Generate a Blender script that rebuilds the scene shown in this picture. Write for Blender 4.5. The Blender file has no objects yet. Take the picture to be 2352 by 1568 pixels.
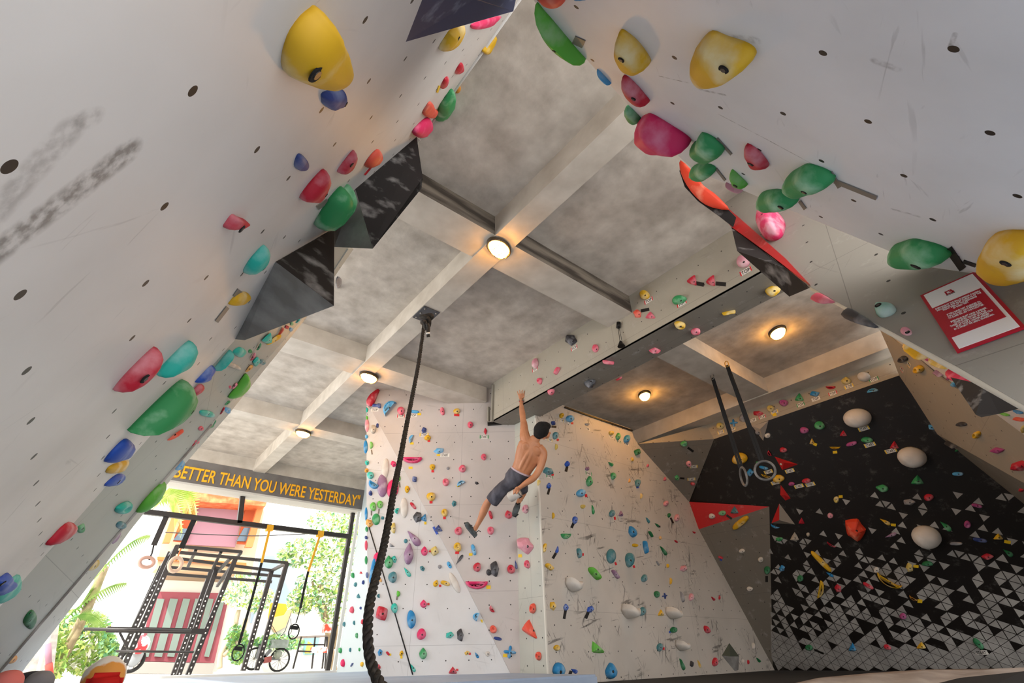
import bpy, bmesh, math, random
import numpy as np
from mathutils import Vector, Matrix, noise
random.seed(7)
SC = bpy.context.scene
COL = SC.collection
V = Vector
# ------------------------------------------------------------ camera frame
F = 1088.0
S = 1.2           # metres per survey unit
H = 0.55          # camera height above the concrete floor
CAM = np.array([0.0, 0.0, H])
Ax = np.array([-0.62534643, 0.44128691, 0.6435897])
Bx = np.array([0.78013629, 0.33436186, 0.52876225])
Ux = np.array([-0.01814401, -0.83274727, 0.55335593])
M = np.array([Bx, Ax, Ux])          # photo-camera axes -> world axes
def ray(x, y): return M @ np.array([x - 1176.0, y - 784.0, F])
def W(x, y, z): return np.array([x * S, y * S, z * S + H])     # survey -> world
def at_depth(x, y, d): return CAM + ray(x, y) / F * d * S
def onz(x, y, z): r = ray(x, y); return CAM + r * (z * S) / r[2]
def onx(x, y, v): r = ray(x, y); return CAM + r * (v * S) / r[0]
def ony(x, y, v): r = ray(x, y); return CAM + r * (v * S) / r[1]

cam_d = bpy.data.cameras.new('camera'); cam = bpy.data.objects.new('camera', cam_d); COL.objects.link(cam)
cam_d.sensor_fit = 'HORIZONTAL'; cam_d.sensor_width = 36.0; cam_d.lens = 36.0 * F / 2352.0
cam_d.clip_start = 0.02; cam_d.clip_end = 300
Rm = Matrix([[M[i][0], -M[i][1], -M[i][2]] for i in range(3)])
cam.matrix_world = Matrix.Translation(V(CAM)) @ Rm.to_4x4()
SC.camera = cam

# ------------------------------------------------------------ helpers
def tag(o, label=None, cat=None, group=None, kind=None):
    if label: o['label'] = label
    if cat: o['category'] = cat
    if group: o['group'] = group
    if kind: o['kind'] = kind
    return o
def hexc(h):
    h = h.lstrip('#'); r = []
    for i in (0, 2, 4):
        c = int(h[i:i + 2], 16) / 255.0
        r.append(c / 12.92 if c <= 0.04045 else ((c + 0.055) / 1.055) ** 2.4)
    return (r[0], r[1], r[2], 1.0)
def link(name, me, mat=None, parent=None, smooth=False):
    o = bpy.data.objects.new(name, me); COL.objects.link(o)
    if mat is not None:
        for m in (mat if isinstance(mat, (list, tuple)) else [mat]): me.materials.append(m)
    if smooth and len(me.polygons): me.polygons.foreach_set('use_smooth', [True] * len(me.polygons))
    if parent is not None: o.parent = parent
    return o
def from_bm(name, bm, mat=None, parent=None, smooth=False):
    me = bpy.data.meshes.new(name); bm.to_mesh(me); bm.free(); return link(name, me, mat, parent, smooth)
def empty(name, loc, parent=None):
    o = bpy.data.objects.new(name, None); o.location = V(loc); o.empty_display_size = 0.1; COL.objects.link(o)
    if parent is not None: o.parent = parent
    return o
def keep(child, parent):     # parent while keeping world place (parents only ever carry a translation)
    child.parent = parent; child.matrix_parent_inverse = Matrix.Translation(-parent.location)
    return child
def bx(bm, c0, c1):
    x0, y0, z0 = [min(a, b) for a, b in zip(c0, c1)]; x1, y1, z1 = [max(a, b) for a, b in zip(c0, c1)]
    v = [bm.verts.new(p) for p in ((x0,y0,z0),(x1,y0,z0),(x1,y1,z0),(x0,y1,z0),(x0,y0,z1),(x1,y0,z1),(x1,y1,z1),(x0,y1,z1))]
    for f in ((3,2,1,0),(4,5,6,7),(0,1,5,4),(1,2,6,5),(2,3,7,6),(3,0,4,7)): bm.faces.new([v[i] for i in f])
def box(name, c0, c1, mat, parent=None, bevel=0.0):
    bm = bmesh.new(); bx(bm, c0, c1)
    if bevel: bmesh.ops.bevel(bm, geom=bm.edges[:], offset=bevel, segments=2, affect='EDGES')
    bmesh.ops.recalc_face_normals(bm, faces=bm.faces)
    o = from_bm(name, bm, mat, None)
    if parent is not None: keep(o, parent)
    return o
def tube(bm, pts, rad, seg=10, caps=True, closed=False):
    pts = [V(p) for p in pts]; n = len(pts); rings = []
    rr = rad if isinstance(rad, (list, tuple)) else [rad] * n
    up = None
    for i, p in enumerate(pts):
        if closed: t = (pts[(i + 1) % n] - pts[i - 1])
        else: t = (pts[min(i + 1, n - 1)] - pts[max(i - 1, 0)])
        t.normalize()
        if up is None:
            up = V((0, 0, 1)) if abs(t.z) < 0.9 else V((1, 0, 0))
        a = t.cross(up)
        if a.length < 1e-6: a = t.cross(V((0, 1, 0)))
        a.normalize(); b = a.cross(t).normalized(); up = b
        rings.append([bm.verts.new(p + (a * math.cos(2*math.pi*k/seg) + b * math.sin(2*math.pi*k/seg)) * rr[i]) for k in range(seg)])
    for i in range(n - (0 if closed else 1)):
        r0, r1 = rings[i], rings[(i + 1) % n]
        for k in range(seg): bm.faces.new((r0[k], r0[(k+1) % seg], r1[(k+1) % seg], r1[k]))
    if caps and not closed:
        bm.faces.new(rings[0][::-1]); bm.faces.new(rings[-1])
def tubes(name, paths, rad, mat, parent=None, seg=8, closed=False):
    bm = bmesh.new()
    for p in paths: tube(bm, p, rad, seg, True, closed)
    bmesh.ops.recalc_face_normals(bm, faces=bm.faces)
    o = from_bm(name, bm, mat, None, True)
    if parent is not None: keep(o, parent)
    return o
def bar(bm, p, q, w, d=None, upv=(0, 0, 1)):
    p, q = V(p), V(q); d = d or w; t = (q - p).normalized(); u = V(upv)
    if abs(t.dot(u)) > 0.95: u = V((0, 1, 0))
    a = t.cross(u).normalized(); b = a.cross(t).normalized()
    vs = []
    for c in (p, q):
        for sa, sb in ((-1,-1),(1,-1),(1,1),(-1,1)): vs.append(bm.verts.new(c + a*sa*w/2 + b*sb*d/2))
    for f in ((3,2,1,0),(4,5,6,7),(0,1,5,4),(1,2,6,5),(2,3,7,6),(3,0,4,7)): bm.faces.new([vs[i] for i in f])
def bars(name, segs, w, mat, parent=None, d=None):
    bm = bmesh.new()
    for p, q in segs: bar(bm, p, q, w, d)
    bmesh.ops.recalc_face_normals(bm, faces=bm.faces)
    o = from_bm(name, bm, mat, None)
    if parent is not None: keep(o, parent)
    return o

# ------------------------------------------------------------ materials
def nt(name):
    m = bpy.data.materials.new(name); m.use_nodes = True; n = m.node_tree; b = n.nodes['Principled BSDF']; return m, n, b
def N(n, t, **kw):
    x = n.nodes.new(t)
    for k, v in kw.items(): setattr(x, k, v)
    return x
def mathn(n, op, a, b=None, clamp=False):
    x = N(n, 'ShaderNodeMath', operation=op); x.use_clamp = clamp
    for i, v in enumerate((a, b)):
        if v is None: continue
        if isinstance(v, (int, float)): x.inputs[i].default_value = v
        else: n.links.new(v, x.inputs[i])
    return x.outputs[0]
def ramp(n, src, stops):
    r = N(n, 'ShaderNodeValToRGB'); r.color_ramp.elements[0].position = stops[0][0]; r.color_ramp.elements[0].color = stops[0][1]
    r.color_ramp.elements[1].position = stops[-1][0]; r.color_ramp.elements[1].color = stops[-1][1]
    for p, c in stops[1:-1]: e = r.color_ramp.elements.new(p); e.color = c
    n.links.new(src, r.inputs[0]); return r.outputs[0]
def mix(n, f, a, b):
    x = N(n, 'ShaderNodeMix', data_type='RGBA')
    for sock, v in ((x.inputs[0], f), (x.inputs[6], a), (x.inputs[7], b)):
        if isinstance(v, (int, float)): sock.default_value = v
        elif isinstance(v, tuple): sock.default_value = v
        else: n.links.new(v, sock)
    return x.outputs[2]
BW = [(0.0, (0,0,0,1)), (1.0, (1,1,1,1))]
def flat(name, col, rough=0.6, metal=0.0, emit=None, es=1.0, spec=None):
    m, n, b = nt(name)
    b.inputs['Base Color'].default_value = hexc(col) if isinstance(col, str) else col
    b.inputs['Roughness'].default_value = rough; b.inputs['Metallic'].default_value = metal
    if spec is not None: b.inputs['Specular IOR Level'].default_value = spec
    if emit: b.inputs['Emission Color'].default_value = hexc(emit); b.inputs['Emission Strength'].default_value = es
    return m
def noisy(name, c0, c1, scale=4.0, lo=0.4, hi=0.65, rough=0.6, bump=0.0, coords='Object', detail=6.0, stretch=(1,1,1), metal=0.0):
    m, n, b = nt(name); tc = N(n, 'ShaderNodeTexCoord'); mp = N(n, 'ShaderNodeMapping'); mp.inputs['Scale'].default_value = stretch
    n.links.new(tc.outputs[coords], mp.inputs[0]); ns = N(n, 'ShaderNodeTexNoise'); ns.inputs['Scale'].default_value = scale
    ns.inputs['Detail'].default_value = detail; n.links.new(mp.outputs[0], ns.inputs[0])
    f = ramp(n, ns.outputs[0], [(lo, (0,0,0,1)), (hi, (1,1,1,1))])
    n.links.new(mix(n, f, hexc(c0), hexc(c1)), b.inputs['Base Color'])
    b.inputs['Roughness'].default_value = rough; b.inputs['Metallic'].default_value = metal
    if bump:
        bp = N(n, 'ShaderNodeBump'); bp.inputs['Strength'].default_value = bump; bp.inputs['Distance'].default_value = 0.02
        n.links.new(ns.outputs[0], bp.inputs['Height']); n.links.new(bp.outputs[0], b.inputs['Normal'])
    return m
def panel_mat(name, base, grime='8c8880', holes=True, off=(0.0, 0.0), g=0.3, scuff=0.5, rad=0.011, seam=True, chalk=0.0, rough=0.5, smears=(), rots=(1.25, -1.0, 0.2), thr=.635, sscale=1.0):
    """painted plywood: t-nut holes on a grid, faint panel seams, rubber scuffs, dirt"""
    m, n, b = nt(name); uv = N(n, 'ShaderNodeUVMap'); sp = N(n, 'ShaderNodeSeparateXYZ'); n.links.new(uv.outputs[0], sp.inputs[0])
    col = hexc(base)
    ns = N(n, 'ShaderNodeTexNoise'); ns.inputs['Scale'].default_value = 1.3; ns.inputs['Detail'].default_value = 5; n.links.new(uv.outputs[0], ns.inputs[0])
    f0 = ramp(n, ns.outputs[0], [(0.42, (0,0,0,1)), (0.75, (0.28,0.28,0.28,1))])
    c = mix(n, f0, col, hexc(grime))
    if scuff:
        for k, (rz, sc) in enumerate(((rots[0], 2.6), (rots[1], 4.0), (rots[2], 2.0))):
            mp = N(n, 'ShaderNodeMapping'); mp.vector_type = 'TEXTURE'; mp.inputs['Rotation'].default_value = (0, 0, rz); mp.inputs['Scale'].default_value = (1.0, .11, 1.0)
            mp.inputs['Location'].default_value = (3.1 * k, 1.7, 0)
            n.links.new(uv.outputs[0], mp.inputs[0]); n2 = N(n, 'ShaderNodeTexNoise'); n2.inputs['Scale'].default_value = sc * sscale; n2.inputs['Detail'].default_value = 4; n2.inputs['Distortion'].default_value = .8
            n.links.new(mp.outputs[0], n2.inputs[0])
            f = ramp(n, n2.outputs[0], [(thr, (0,0,0,1)), (thr + .05, (1,1,1,1))])
            n3 = N(n, 'ShaderNodeTexNoise'); n3.inputs['Scale'].default_value = 2.2; n.links.new(uv.outputs[0], n3.inputs[0])
            g2 = ramp(n, n3.outputs[0], [(0.50, (0,0,0,1)), (0.62, (scuff, scuff, scuff, 1))])
            c = mix(n, mathn(n, 'MULTIPLY', f, g2), c, hexc('504c48'))
    if chalk:
        n4 = N(n, 'ShaderNodeTexNoise'); n4.inputs['Scale'].default_value = 5; n4.inputs['Detail'].default_value = 9; n4.inputs['Roughness'].default_value = 0.75
        n.links.new(uv.outputs[0], n4.inputs[0])
        c = mix(n, ramp(n, n4.outputs[0], [(0.56, (0,0,0,1)), (0.74, (chalk,chalk,chalk,1))]), c, hexc('d8d4d0'))
    if seam:
        for ax, per in ((0, 2.4), (1, 1.2)):
            t = mathn(n, 'ADD', sp.outputs[ax], 40.0 * per + 0.13); t = mathn(n, 'MODULO', t, per)
            c = mix(n, mathn(n, 'MULTIPLY', mathn(n, 'LESS_THAN', t, 0.004), 0.45), c, hexc('3c3a38'))
    for (x0, y0, x1, y1, wd_, st) in smears:      # broad rubber smears, one capsule each, broken up by noise
        dx, dy = x1 - x0, y1 - y0; L2 = dx*dx + dy*dy
        px = mathn(n, 'SUBTRACT', sp.outputs[0], x0); py = mathn(n, 'SUBTRACT', sp.outputs[1], y0)
        t = mathn(n, 'ADD', mathn(n, 'MULTIPLY', px, dx / L2), mathn(n, 'MULTIPLY', py, dy / L2), True)
        ex = mathn(n, 'SUBTRACT', px, mathn(n, 'MULTIPLY', t, dx)); ey = mathn(n, 'SUBTRACT', py, mathn(n, 'MULTIPLY', t, dy))
        dd = mathn(n, 'SQRT', mathn(n, 'ADD', mathn(n, 'MULTIPLY', ex, ex), mathn(n, 'MULTIPLY', ey, ey)))
        a = mathn(n, 'SUBTRACT', 1.0, mathn(n, 'DIVIDE', dd, wd_), True)
        n5 = N(n, 'ShaderNodeTexNoise'); n5.inputs['Scale'].default_value = 45; n5.inputs['Detail'].default_value = 6; n.links.new(uv.outputs[0], n5.inputs[0])
        a = mathn(n, 'MULTIPLY', ramp(n, a, [(0.0, (0,0,0,1)), (0.5, (st,st,st,1))]), ramp(n, n5.outputs[0], [(0.38, (0.15,0.15,0.15,1)), (0.6, (1,1,1,1))]))
        c = mix(n, a, c, hexc('5d5853'))
    if holes:
        ds = []
        for ax in (0, 1):
            t = mathn(n, 'ADD', sp.outputs[ax], 60 * g - off[ax] + g / 2); t = mathn(n, 'MODULO', t, g); t = mathn(n, 'SUBTRACT', t, g / 2)
            ds.append(mathn(n, 'MULTIPLY', t, t))
        d = mathn(n, 'LESS_THAN', mathn(n, 'ADD', ds[0], ds[1]), rad * rad)
        c = mix(n, d, c, hexc('14100e'))
    n.links.new(c, b.inputs['Base Color']); b.inputs['Roughness'].default_value = rough
    return m

MAT = {}
MAT['white'] = panel_mat('white_panel_paint', 'd6d3cf', scuff=0.45, seam=False)
MAT['white2'] = panel_mat('white_panel_paint_far', 'c4bcb8', scuff=0.16, rad=0.009)
MAT['white4'] = panel_mat('white_panel_paint_scuffed', 'c8c1b8', scuff=0.75, rad=0.009, thr=.60)
MAT['white1'] = panel_mat('window_lit_panel_white', 'd9d9da', scuff=0.12, rad=0.008)  # lighter than the centre wall; brightness from the window put into the paint
MAT['paleg'] = panel_mat('grey_green_panel_paint', 'a6a9a0', scuff=0.1, rad=0.009)
MAT['pale'] = panel_mat('pale_grey_green_panel_paint', 'bdbdb2', scuff=0.2, rad=0.009)
MAT['grey'] = panel_mat('grey_panel_paint', '96928a', scuff=0.25, chalk=0.35, rad=0.009)
MAT['fascia'] = panel_mat('warm_grey_panel_paint', 'aba596', scuff=0.1, chalk=0.25, rad=0.007)
MAT['tan'] = panel_mat('tan_panel_paint', 'a39887', scuff=0.15, chalk=0.2, rad=0.009)
MAT['darkgrey'] = panel_mat('dark_grey_panel_paint', '7c756b', scuff=0.2, chalk=0.45, rad=0.008)
MAT['black'] = panel_mat('black_panel_paint', '15100f', grime='0e0c0b', scuff=0.0, chalk=0.16, holes=False, seam=False)
MAT['redpanel'] = panel_mat('red_panel_paint', 'c01f22', grime='a81a1c', scuff=0.0, chalk=0.3, holes=False, seam=False)
MAT['tri'] = noisy('pale_triangle_paint', 'a9a7a4', '8f8d8a', 3.0)
MAT['concrete'] = noisy('rough_cast_concrete', 'a89e92', 'cdc4b8', 4.5, 0.30, 0.70, 0.85, 0.6, detail=12)
MAT['concrete2'] = noisy('trowelled_concrete_beam', 'b8aea0', 'd0c7ba', 4.0, 0.3, 0.7, 0.8, 0.35, detail=9)
MAT['timber_dark'] = noisy('dark_brown_beam_side', '3a322a', '766c60', 5.0, 0.4, 0.62, 0.85, 0.3, stretch=(0.25, 1, 2))  # darker brown for the near side of one beam
MAT['volblack'] = noisy('chalky_black_volume_paint', '171211', 'a09d9b', 6.0, 0.56, 0.80, 0.85, coords='Object', detail=9)
MAT['volgrey'] = noisy('chalky_grey_volume_paint', '807d7a', 'b5b3b0', 4.0, 0.42, 0.75, 0.55, detail=9)
MAT['volnavy'] = noisy('chalky_navy_volume_paint', '2b3557', '97a0b4', 9.0, 0.58, 0.8, 0.6, detail=8)
MAT['matblue'] = noisy('blue_grey_mat_vinyl', '8fa0b8', '9dacc2', 2.0, rough=0.45)
MAT['matblack'] = noisy('black_mat_vinyl', '0a0909', '121110', 3.0, rough=0.8)
MAT['matwhite'] = noisy('pale_mat_cover', '8f857d', 'aaa098', 3.0, rough=0.8, bump=0.3)
MAT['steel'] = flat('black_powder_coated_steel', '2e2a29', 0.45, 0.2)
MAT['bolt'] = flat('dark_bolt_steel', '1b1817', 0.45, 0.6)
MAT['boltl'] = flat('bright_bolt_steel', '8d8984', 0.35, 0.9)
MAT['rope'] = noisy('black_braided_rope', '15120f', '3a332c', 60.0, rough=0.85)
MAT['strap'] = flat('black_webbing', '0d0b0b', 0.7)
MAT['yellowstrap'] = flat('yellow_webbing', 'e3a520', 0.7)
MAT['tape_k'] = flat('black_tape', '171414', 0.5)
MAT['tape_s'] = flat('grey_tape', '77726a', 0.5)
MAT['tape_r'] = flat('red_tape', 'd21c26', 0.5)
MAT['tape_y'] = flat('yellow_tape', 'ecc31c', 0.5)
MAT['tape_b'] = flat('blue_tape', '3a58b4', 0.5)
MAT['paper'] = flat('white_label_paper', 'e6e2da', 0.6)
MAT['ink'] = flat('black_ink', '14110f', 0.6)
HC = {'y': ('yellow', 'd9a916', 'e6d7a8'), 'Y': ('pale yellow', 'cdb45c', 'e6dcc0'), 'r': ('red', 'bd1730', 'dd97a0'), 'c': ('coral', 'e2543f', 'eb9484'),
      'p': ('pink', 'd9536a', 'eba9b3'), 'h': ('hot pink', 'da1f5f', 'e9809e'), 'm': ('magenta', 'a8427e', 'c98cb2'), 'P': ('pale pink', 'd892a0', 'ecd2d2'),
      'g': ('green', '2f9355', '9fd0ac'), 'G': ('dark green', '136b3c', '6fa886'), 'l': ('lime green', '5fb53c', 'a3c890'), 't': ('turquoise', '1fb3a2', '9ad4cc'),
      'T': ('dull teal', '3d7c86', '9db1b4'), 'b': ('blue', '1d82bd', '8fb9d2'), 'B': ('light blue', '4fa4d6', 'b4cfde'), 'n': ('navy blue', '243a7c', '8893b5'),
      'N': ('royal blue', '1f50b4', '93a5cf'), 'w': ('white', 'd3cdc5', 'e2ded8'), 'k': ('charcoal', '37363a', '8f9095'), 's': ('grey', '8b8a8e', 'b9b7b5'),
      'v': ('mauve', '93708f', 'c3b4c0'), 'o': ('orange', 'd9922f', 'e2c08a'), 'O': ('orange-red', 'dc3f20', 'ee8a6e'), 'd': ('beige', 'b5aa9a', 'd4ccc0')}
HM = {}
for k_, (nm_, a_, b_) in HC.items():
    HM[k_] = noisy(nm_.replace(' ', '_') + '_hold_resin', a_, b_, 6.5, 0.52, 0.74, 0.6, 0.15, detail=9)

# ------------------------------------------------------------ planes of the climbing walls
class Plane:
    def __init__(s, p0, n, e1=None, o=None):
        s.p = np.array(p0, float); n = np.array(n, float); n /= np.linalg.norm(n)
        if n @ (CAM - s.p) < 0: n = -n
        s.n = n
        if e1 is None: e1 = np.cross(n, [0, 0, 1.0]); 
        e1 = np.array(e1, float); e1 -= n * (n @ e1); e1 /= np.linalg.norm(e1); s.e1 = e1
        e2 = np.cross(n, e1); e2 = e2 if e2[2] >= 0 else -e2; s.e2 = e2
        s.o = np.array(o, float) if o is not None else s.p
    def hit(s, x, y, lift=0.0):
        r = ray(x, y); q = s.p + s.n * lift; return CAM + r * ((s.n @ (q - CAM)) / (s.n @ r))
    def uv(s, P): d = np.array(P) - s.o; return (float(d @ s.e1), float(d @ s.e2))
def from_pts(a, b, c, e1=None, o=None): return Plane(a, np.cross(b - a, c - a), e1, o)
def panel(name, pl, pts, mat, thick=0.05, kind='structure', parent=None):
    pts = [pl.hit(*p) if len(p) == 2 else np.array(p, float) for p in pts]; pts = [p - pl.n * (pl.n @ (p - pl.p)) for p in pts]
    bm = bmesh.new(); f = [bm.verts.new(V(p)) for p in pts]; bk = [bm.verts.new(V(p - pl.n * thick)) for p in pts]; n = len(pts)
    bm.faces.new(f); bm.faces.new(bk[::-1])
    for i in range(n): bm.faces.new((f[i], bk[i], bk[(i+1) % n], f[(i+1) % n]))
    uvl = bm.loops.layers.uv.new('UVMap')
    for fc in bm.faces:
        for lp in fc.loops: lp[uvl].uv = pl.uv(lp.vert.co)
    bmesh.ops.recalc_face_normals(bm, faces=bm.faces)
    o = from_bm(name, bm, mat, None)
    if kind: o['kind'] = kind
    if parent is not None: keep(o, parent)
    return o
WORLD, SUN, EXPO = 3.0, 5.0, 0.4
# ------------------------------------------------------------ the walls as planes (survey units)
P1 = Plane(W(.868, 1.549, 3.334), np.cross([0, 1, 0], [.342, 0, .939]), e1=[0, 1, 0]); P1.o = P1.hit(378, 474)
aa, bb = P1.hit(540, 780), P1.hit(60, 1325)
F2 = from_pts(aa, bb, aa + np.array([.12, 1, 0])); F2.o = F2.hit(517, 861)
ee, gg = F2.hit(485, 975), F2.hit(0, 1540)
F3 = from_pts(ee, gg, ee + np.array([.1, 1, 0]))
K2 = .56
P2 = Plane(W(.934*K2, .86*K2, 3.334*K2), np.cross([1, 0, 0], [0, .529, .834]), e1=[1, 0, 0]); P2.o = P2.hit(1890, 122)
n3 = np.array([-.863, 0, .505]); P3 = Plane(W(0, 0, 0) + n3 * (-1.17 * S), n3, e1=[0, 1, 0]); P3.o = P3.hit(1863, 601)
FA = Plane(W(3.654, 3, 3), [1, 0, 0], e1=[0, 1, 0]); FA.o = FA.hit(1392, 786)
SO = Plane(W(3.8, 3, 2.75), [0, 0, 1], e1=[0, 1, 0])
PB = Plane(P3.hit(1700, 520), ray(1700, 520) + np.array([0, 0, -300.]))
def smr(pl, a, b, w, s): u0, u1 = pl.uv(pl.hit(*a)), pl.uv(pl.hit(*b)); return (*u0, *u1, w, s)
MAT['whiteL'] = panel_mat('white_panel_paint_smeared', 'd6d3cf', scuff=0.2, thr=.66, seam=False, smears=[smr(P1, (-20, 590), (290, 352), .035, .75), smr(P1, (-20, 500), (155, 305), .03, .4), smr(P1, (190, 275), (215, 270), .02, .4)])
MAT['whiteR'] = panel_mat('white_panel_paint_marked', 'e2e2e3', scuff=0.25, thr=.66, rots=(.25, .5, -.1), seam=False, smears=[smr(P2, (1692, 88), (1735, 92), .02, .35), smr(P2, (2010, 140), (2060, 158), .014, .4), smr(P2, (2182, 110), (2194, 78), .006, .6), smr(P2, (1770, 325), (1900, 395), .004, .6), smr(P2, (1515, 175), (1580, 190), .005, .6), smr(P2, (1605, 205), (1665, 218), .008, .5), smr(P2, (2050, 480), (2110, 497), .01, .4), smr(P2, (1650, 262), (1780, 330), .004, .5)])
W2 = Plane(W(4.0, 4.85, 0), [.62, .78, 0]); W2.o = W2.hit(1046, 977)
T1 = W2.hit(850, 940); T2 = W2.hit(1182, 1566); r_ = ray(848, 1552); G1 = CAM + r_ * (5.55 * S / r_[1])
W1 = from_pts(T1, T2, G1); W1.o = W1.hit(940, 1240)
W3 = Plane(W(4.0, 4.85, 0), np.cross([.02, -.42, 0], [0, 0, 1])); W3.o = W3.hit(1206, 1350)
W4 = Plane(W(4.5, 4.43, 0), [0, 1, 0], e1=[1, 0, 0]); W4.o = W4.hit(1337, 1021)
W6 = Plane(W(7.03, 3, 3), [1, 0, 0], e1=[0, 1, 0])
def o6(x, y): return onx(x, y, 7.03)
W7 = from_pts(o6(1640, 1008), o6(2065, 862), W(8.741, 4.43, -.203), e1=[0, 1, 0])
W5a = from_pts(W4.hit(1465, 1020), o6(1640, 1008), W4.hit(1583, 1152))
W5r = from_pts(W4.hit(1583, 1152), W7.hit(1767, 1163), W4.hit(1605, 1215))
W5b = from_pts(W4.hit(1605, 1215), W7.hit(1767, 1163), W7.hit(1775, 1530))
W8 = from_pts(W7.hit(2065, 862), W7.hit(2151, 996), onx(2350, 1108, 6.4))
W8b = from_pts(W8.hit(2153, 997), W8.hit(2352, 1109), W7.hit(2352, 1157))
W9 = from_pts(W8.hit(2018, 750), W8.hit(2352, 998), onx(2352, 935, 4.6))
W0 = Plane(W(4.08, 9, 0), [1, 0, 0], e1=[0, 1, 0])
PL = dict(P1=P1, F2=F2, F3=F3, P2=P2, P3=P3, FA=FA, SO=SO, W0=W0, W1=W1, W2=W2, W3=W3, W4=W4, W5a=W5a, W5r=W5r, W5b=W5b, W6=W6, W7=W7, W8=W8, W8b=W8b, W9=W9)

ZS, ZB, ZF = 3.334, 3.10, -.235      # slab, beam underside, mat top
# near left wall
yz = lambda y, z: W((-.324 + .342 * z) / .94, y, z)
panel('wall_left', P1, [yz(-.6, ZS), yz(2.118, ZS), (965, 322), (540, 780), (60, 1325), yz(3.55, ZF-.03), yz(-.6, ZF-.03)], MAT['whiteL'], 0.05)
panel('wall_left_return', F2, [(538, 782), (965, 322), (930, 400), (800, 570), (690, 735), (485, 975), (0, 1540), (-60, 1610), (-200, 1620), (60, 1325)], MAT['paleg'], 0.04)
panel('wall_left_edge', F3, [(485, 975), (690, 737), (800, 572), (812, 572), (701, 733), (522, 955), (392, 1102), (300, 1217), (245, 1292), (60, 1530), (20, 1590), (-60, 1610), (0, 1540)], MAT['pale'], 0.03)
tag(tubes('trim_1', [[F2.hit(486, 974, .004), F2.hit(0, 1540, .004), F2.hit(-60, 1610, .004)]], 0.011, MAT['volgrey']), kind='structure')
o = tubes('trim_2', [[P1.hit(1215, -30, .006), P1.hit(966, 318, .006)]], 0.012, flat('white_edge_trim', 'c9c6c2')); tag(o, kind='structure')
# near right overhang and the grey wall behind it
panel('wall_right', P2, [(1225, 0), (1353, 143), (1440, 237), (1549, 349), (1592, 390), (1708, 438), (2022, 568), (2352, 703), (2600, 810), (2700, 0), (2400, -500), (1400, -500), (1000, -250)], MAT['whiteR'], 0.03)
panel('wall_right_return', P3, [(1600, 395), (1645, 450), (1676, 482), (1760, 558), (1857, 656), (1930, 697), (2030, 752), (2200, 842), (2352, 930), (2600, 1070), (2650, 850), (2352, 560), (2022, 470), (1750, 390), (1640, 385)], MAT['grey'], 0.035)
o = tubes('trim_3', [[P3.hit(1866, 662, -.015), P3.hit(2030, 754, -.015), P3.hit(2352, 932, -.015), P3.hit(2560, 1050, -.015)]], 0.014, flat('white_panel_edge', 'dad6c8')); tag(o, kind='structure')
# ceiling slab, beams
bm = bmesh.new(); bx(bm, W(-1.2, -1.6, ZS), W(9.6, 11.25, ZS + .15)); o = from_bm('ceiling', bm, MAT['concrete']); tag(o, kind='structure')
def beam(x0, y0, x1, y1, z0=ZB, mat='concrete2'):
    o = box('ceiling_beam', W(x0, y0, z0), W(x1, y1, ZS + .01), MAT[mat]); tag(o, kind='structure'); return o
beam(1.78, -1.6, 2.0, 10.2, ZB - .012)
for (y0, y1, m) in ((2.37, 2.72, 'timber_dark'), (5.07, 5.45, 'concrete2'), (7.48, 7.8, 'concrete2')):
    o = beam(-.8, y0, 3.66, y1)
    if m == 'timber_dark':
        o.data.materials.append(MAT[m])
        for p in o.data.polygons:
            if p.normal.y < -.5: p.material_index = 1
beam(4.1, 2.40, 6.74, 2.78)
beam(6.735, -1.6, 7.06, 5.6, 3.085)
# fascia box beam
panel('wall_center_fascia', FA, [W(3.654, 4.90, ZS), W(3.654, -1.2, ZS), W(3.654, -1.2, 2.75), W(3.654, 4.95, 2.75)], MAT['fascia'], 0.04)
o = box('wall_center_soffit', W(3.66, -1.2, 2.75), W(4.11, 4.95, 2.80), MAT['darkgrey']); o['kind'] = 'structure'
uvl = o.data.uv_layers.new(name='UVMap')
for lp in o.data.loops: c = o.data.vertices[lp.vertex_index].co; uvl.data[lp.index].uv = (c.y, c.x - .1)
o = bars('trim_4', [(FA.hit(1133, 884, .012), FA.hit(1130, 968, .012)), (FA.hit(1122, 935, .012), FA.hit(1122, 968, .012))], .04, flat('grey_trim', '8b877c')); tag(o, kind='structure')
o = bars('trim_5', [(W2.hit(1120, 974, .02), W2.hit(1242, 964, .02))], .05, MAT['darkgrey']); tag(o, kind='structure')
box('wall_center_fascia_back', W(4.09, -1.2, 2.76), W(4.12, 4.43, ZS), MAT['darkgrey'])['kind'] = 'structure'
# centre walls
panel('wall_center', W2, [(853, 941), (871, 891), W(4.0 - .78*2.02, 4.85 + .62*2.02, ZS), W(4.0, 4.85, ZS), W(4.0, 4.85, ZF-.2), (1184, 1568), (1065, 1334), (962, 1140)], MAT['white2'], 0.03)
panel('wall_center_left', W1, [(842, 930), (856, 944), (962, 1140), (1065, 1334), (1183, 1567), (1200, 1600), (848, 1600), (848, 1552), (842, 1200)], MAT['white1'], 0.03)
panel('wall_center_pillar', W3, [W(4.0, 4.85, ZS), W(4.02, 4.43, ZS), W(4.02, 4.43, ZF-.2), W(4.0, 4.85, ZF-.2)], MAT['pale'], 0.03)
panel('wall_back', W4, [W(4.02, 4.43, 3.07), (1295, 931), (1450, 985), (1456, 1005), (1466, 1020), (1583, 1152), (1605, 1215), (1775, 1530), W(8.9, 4.43, ZF-.2), W(4.02, 4.43, ZF-.2)], MAT['white4'], 0.03)
o = bars('trim_6', [(W4.hit(1297, 935, .01), W4.hit(1452, 989, .01))], .03, MAT['tan']); tag(o, kind='structure')
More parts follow.
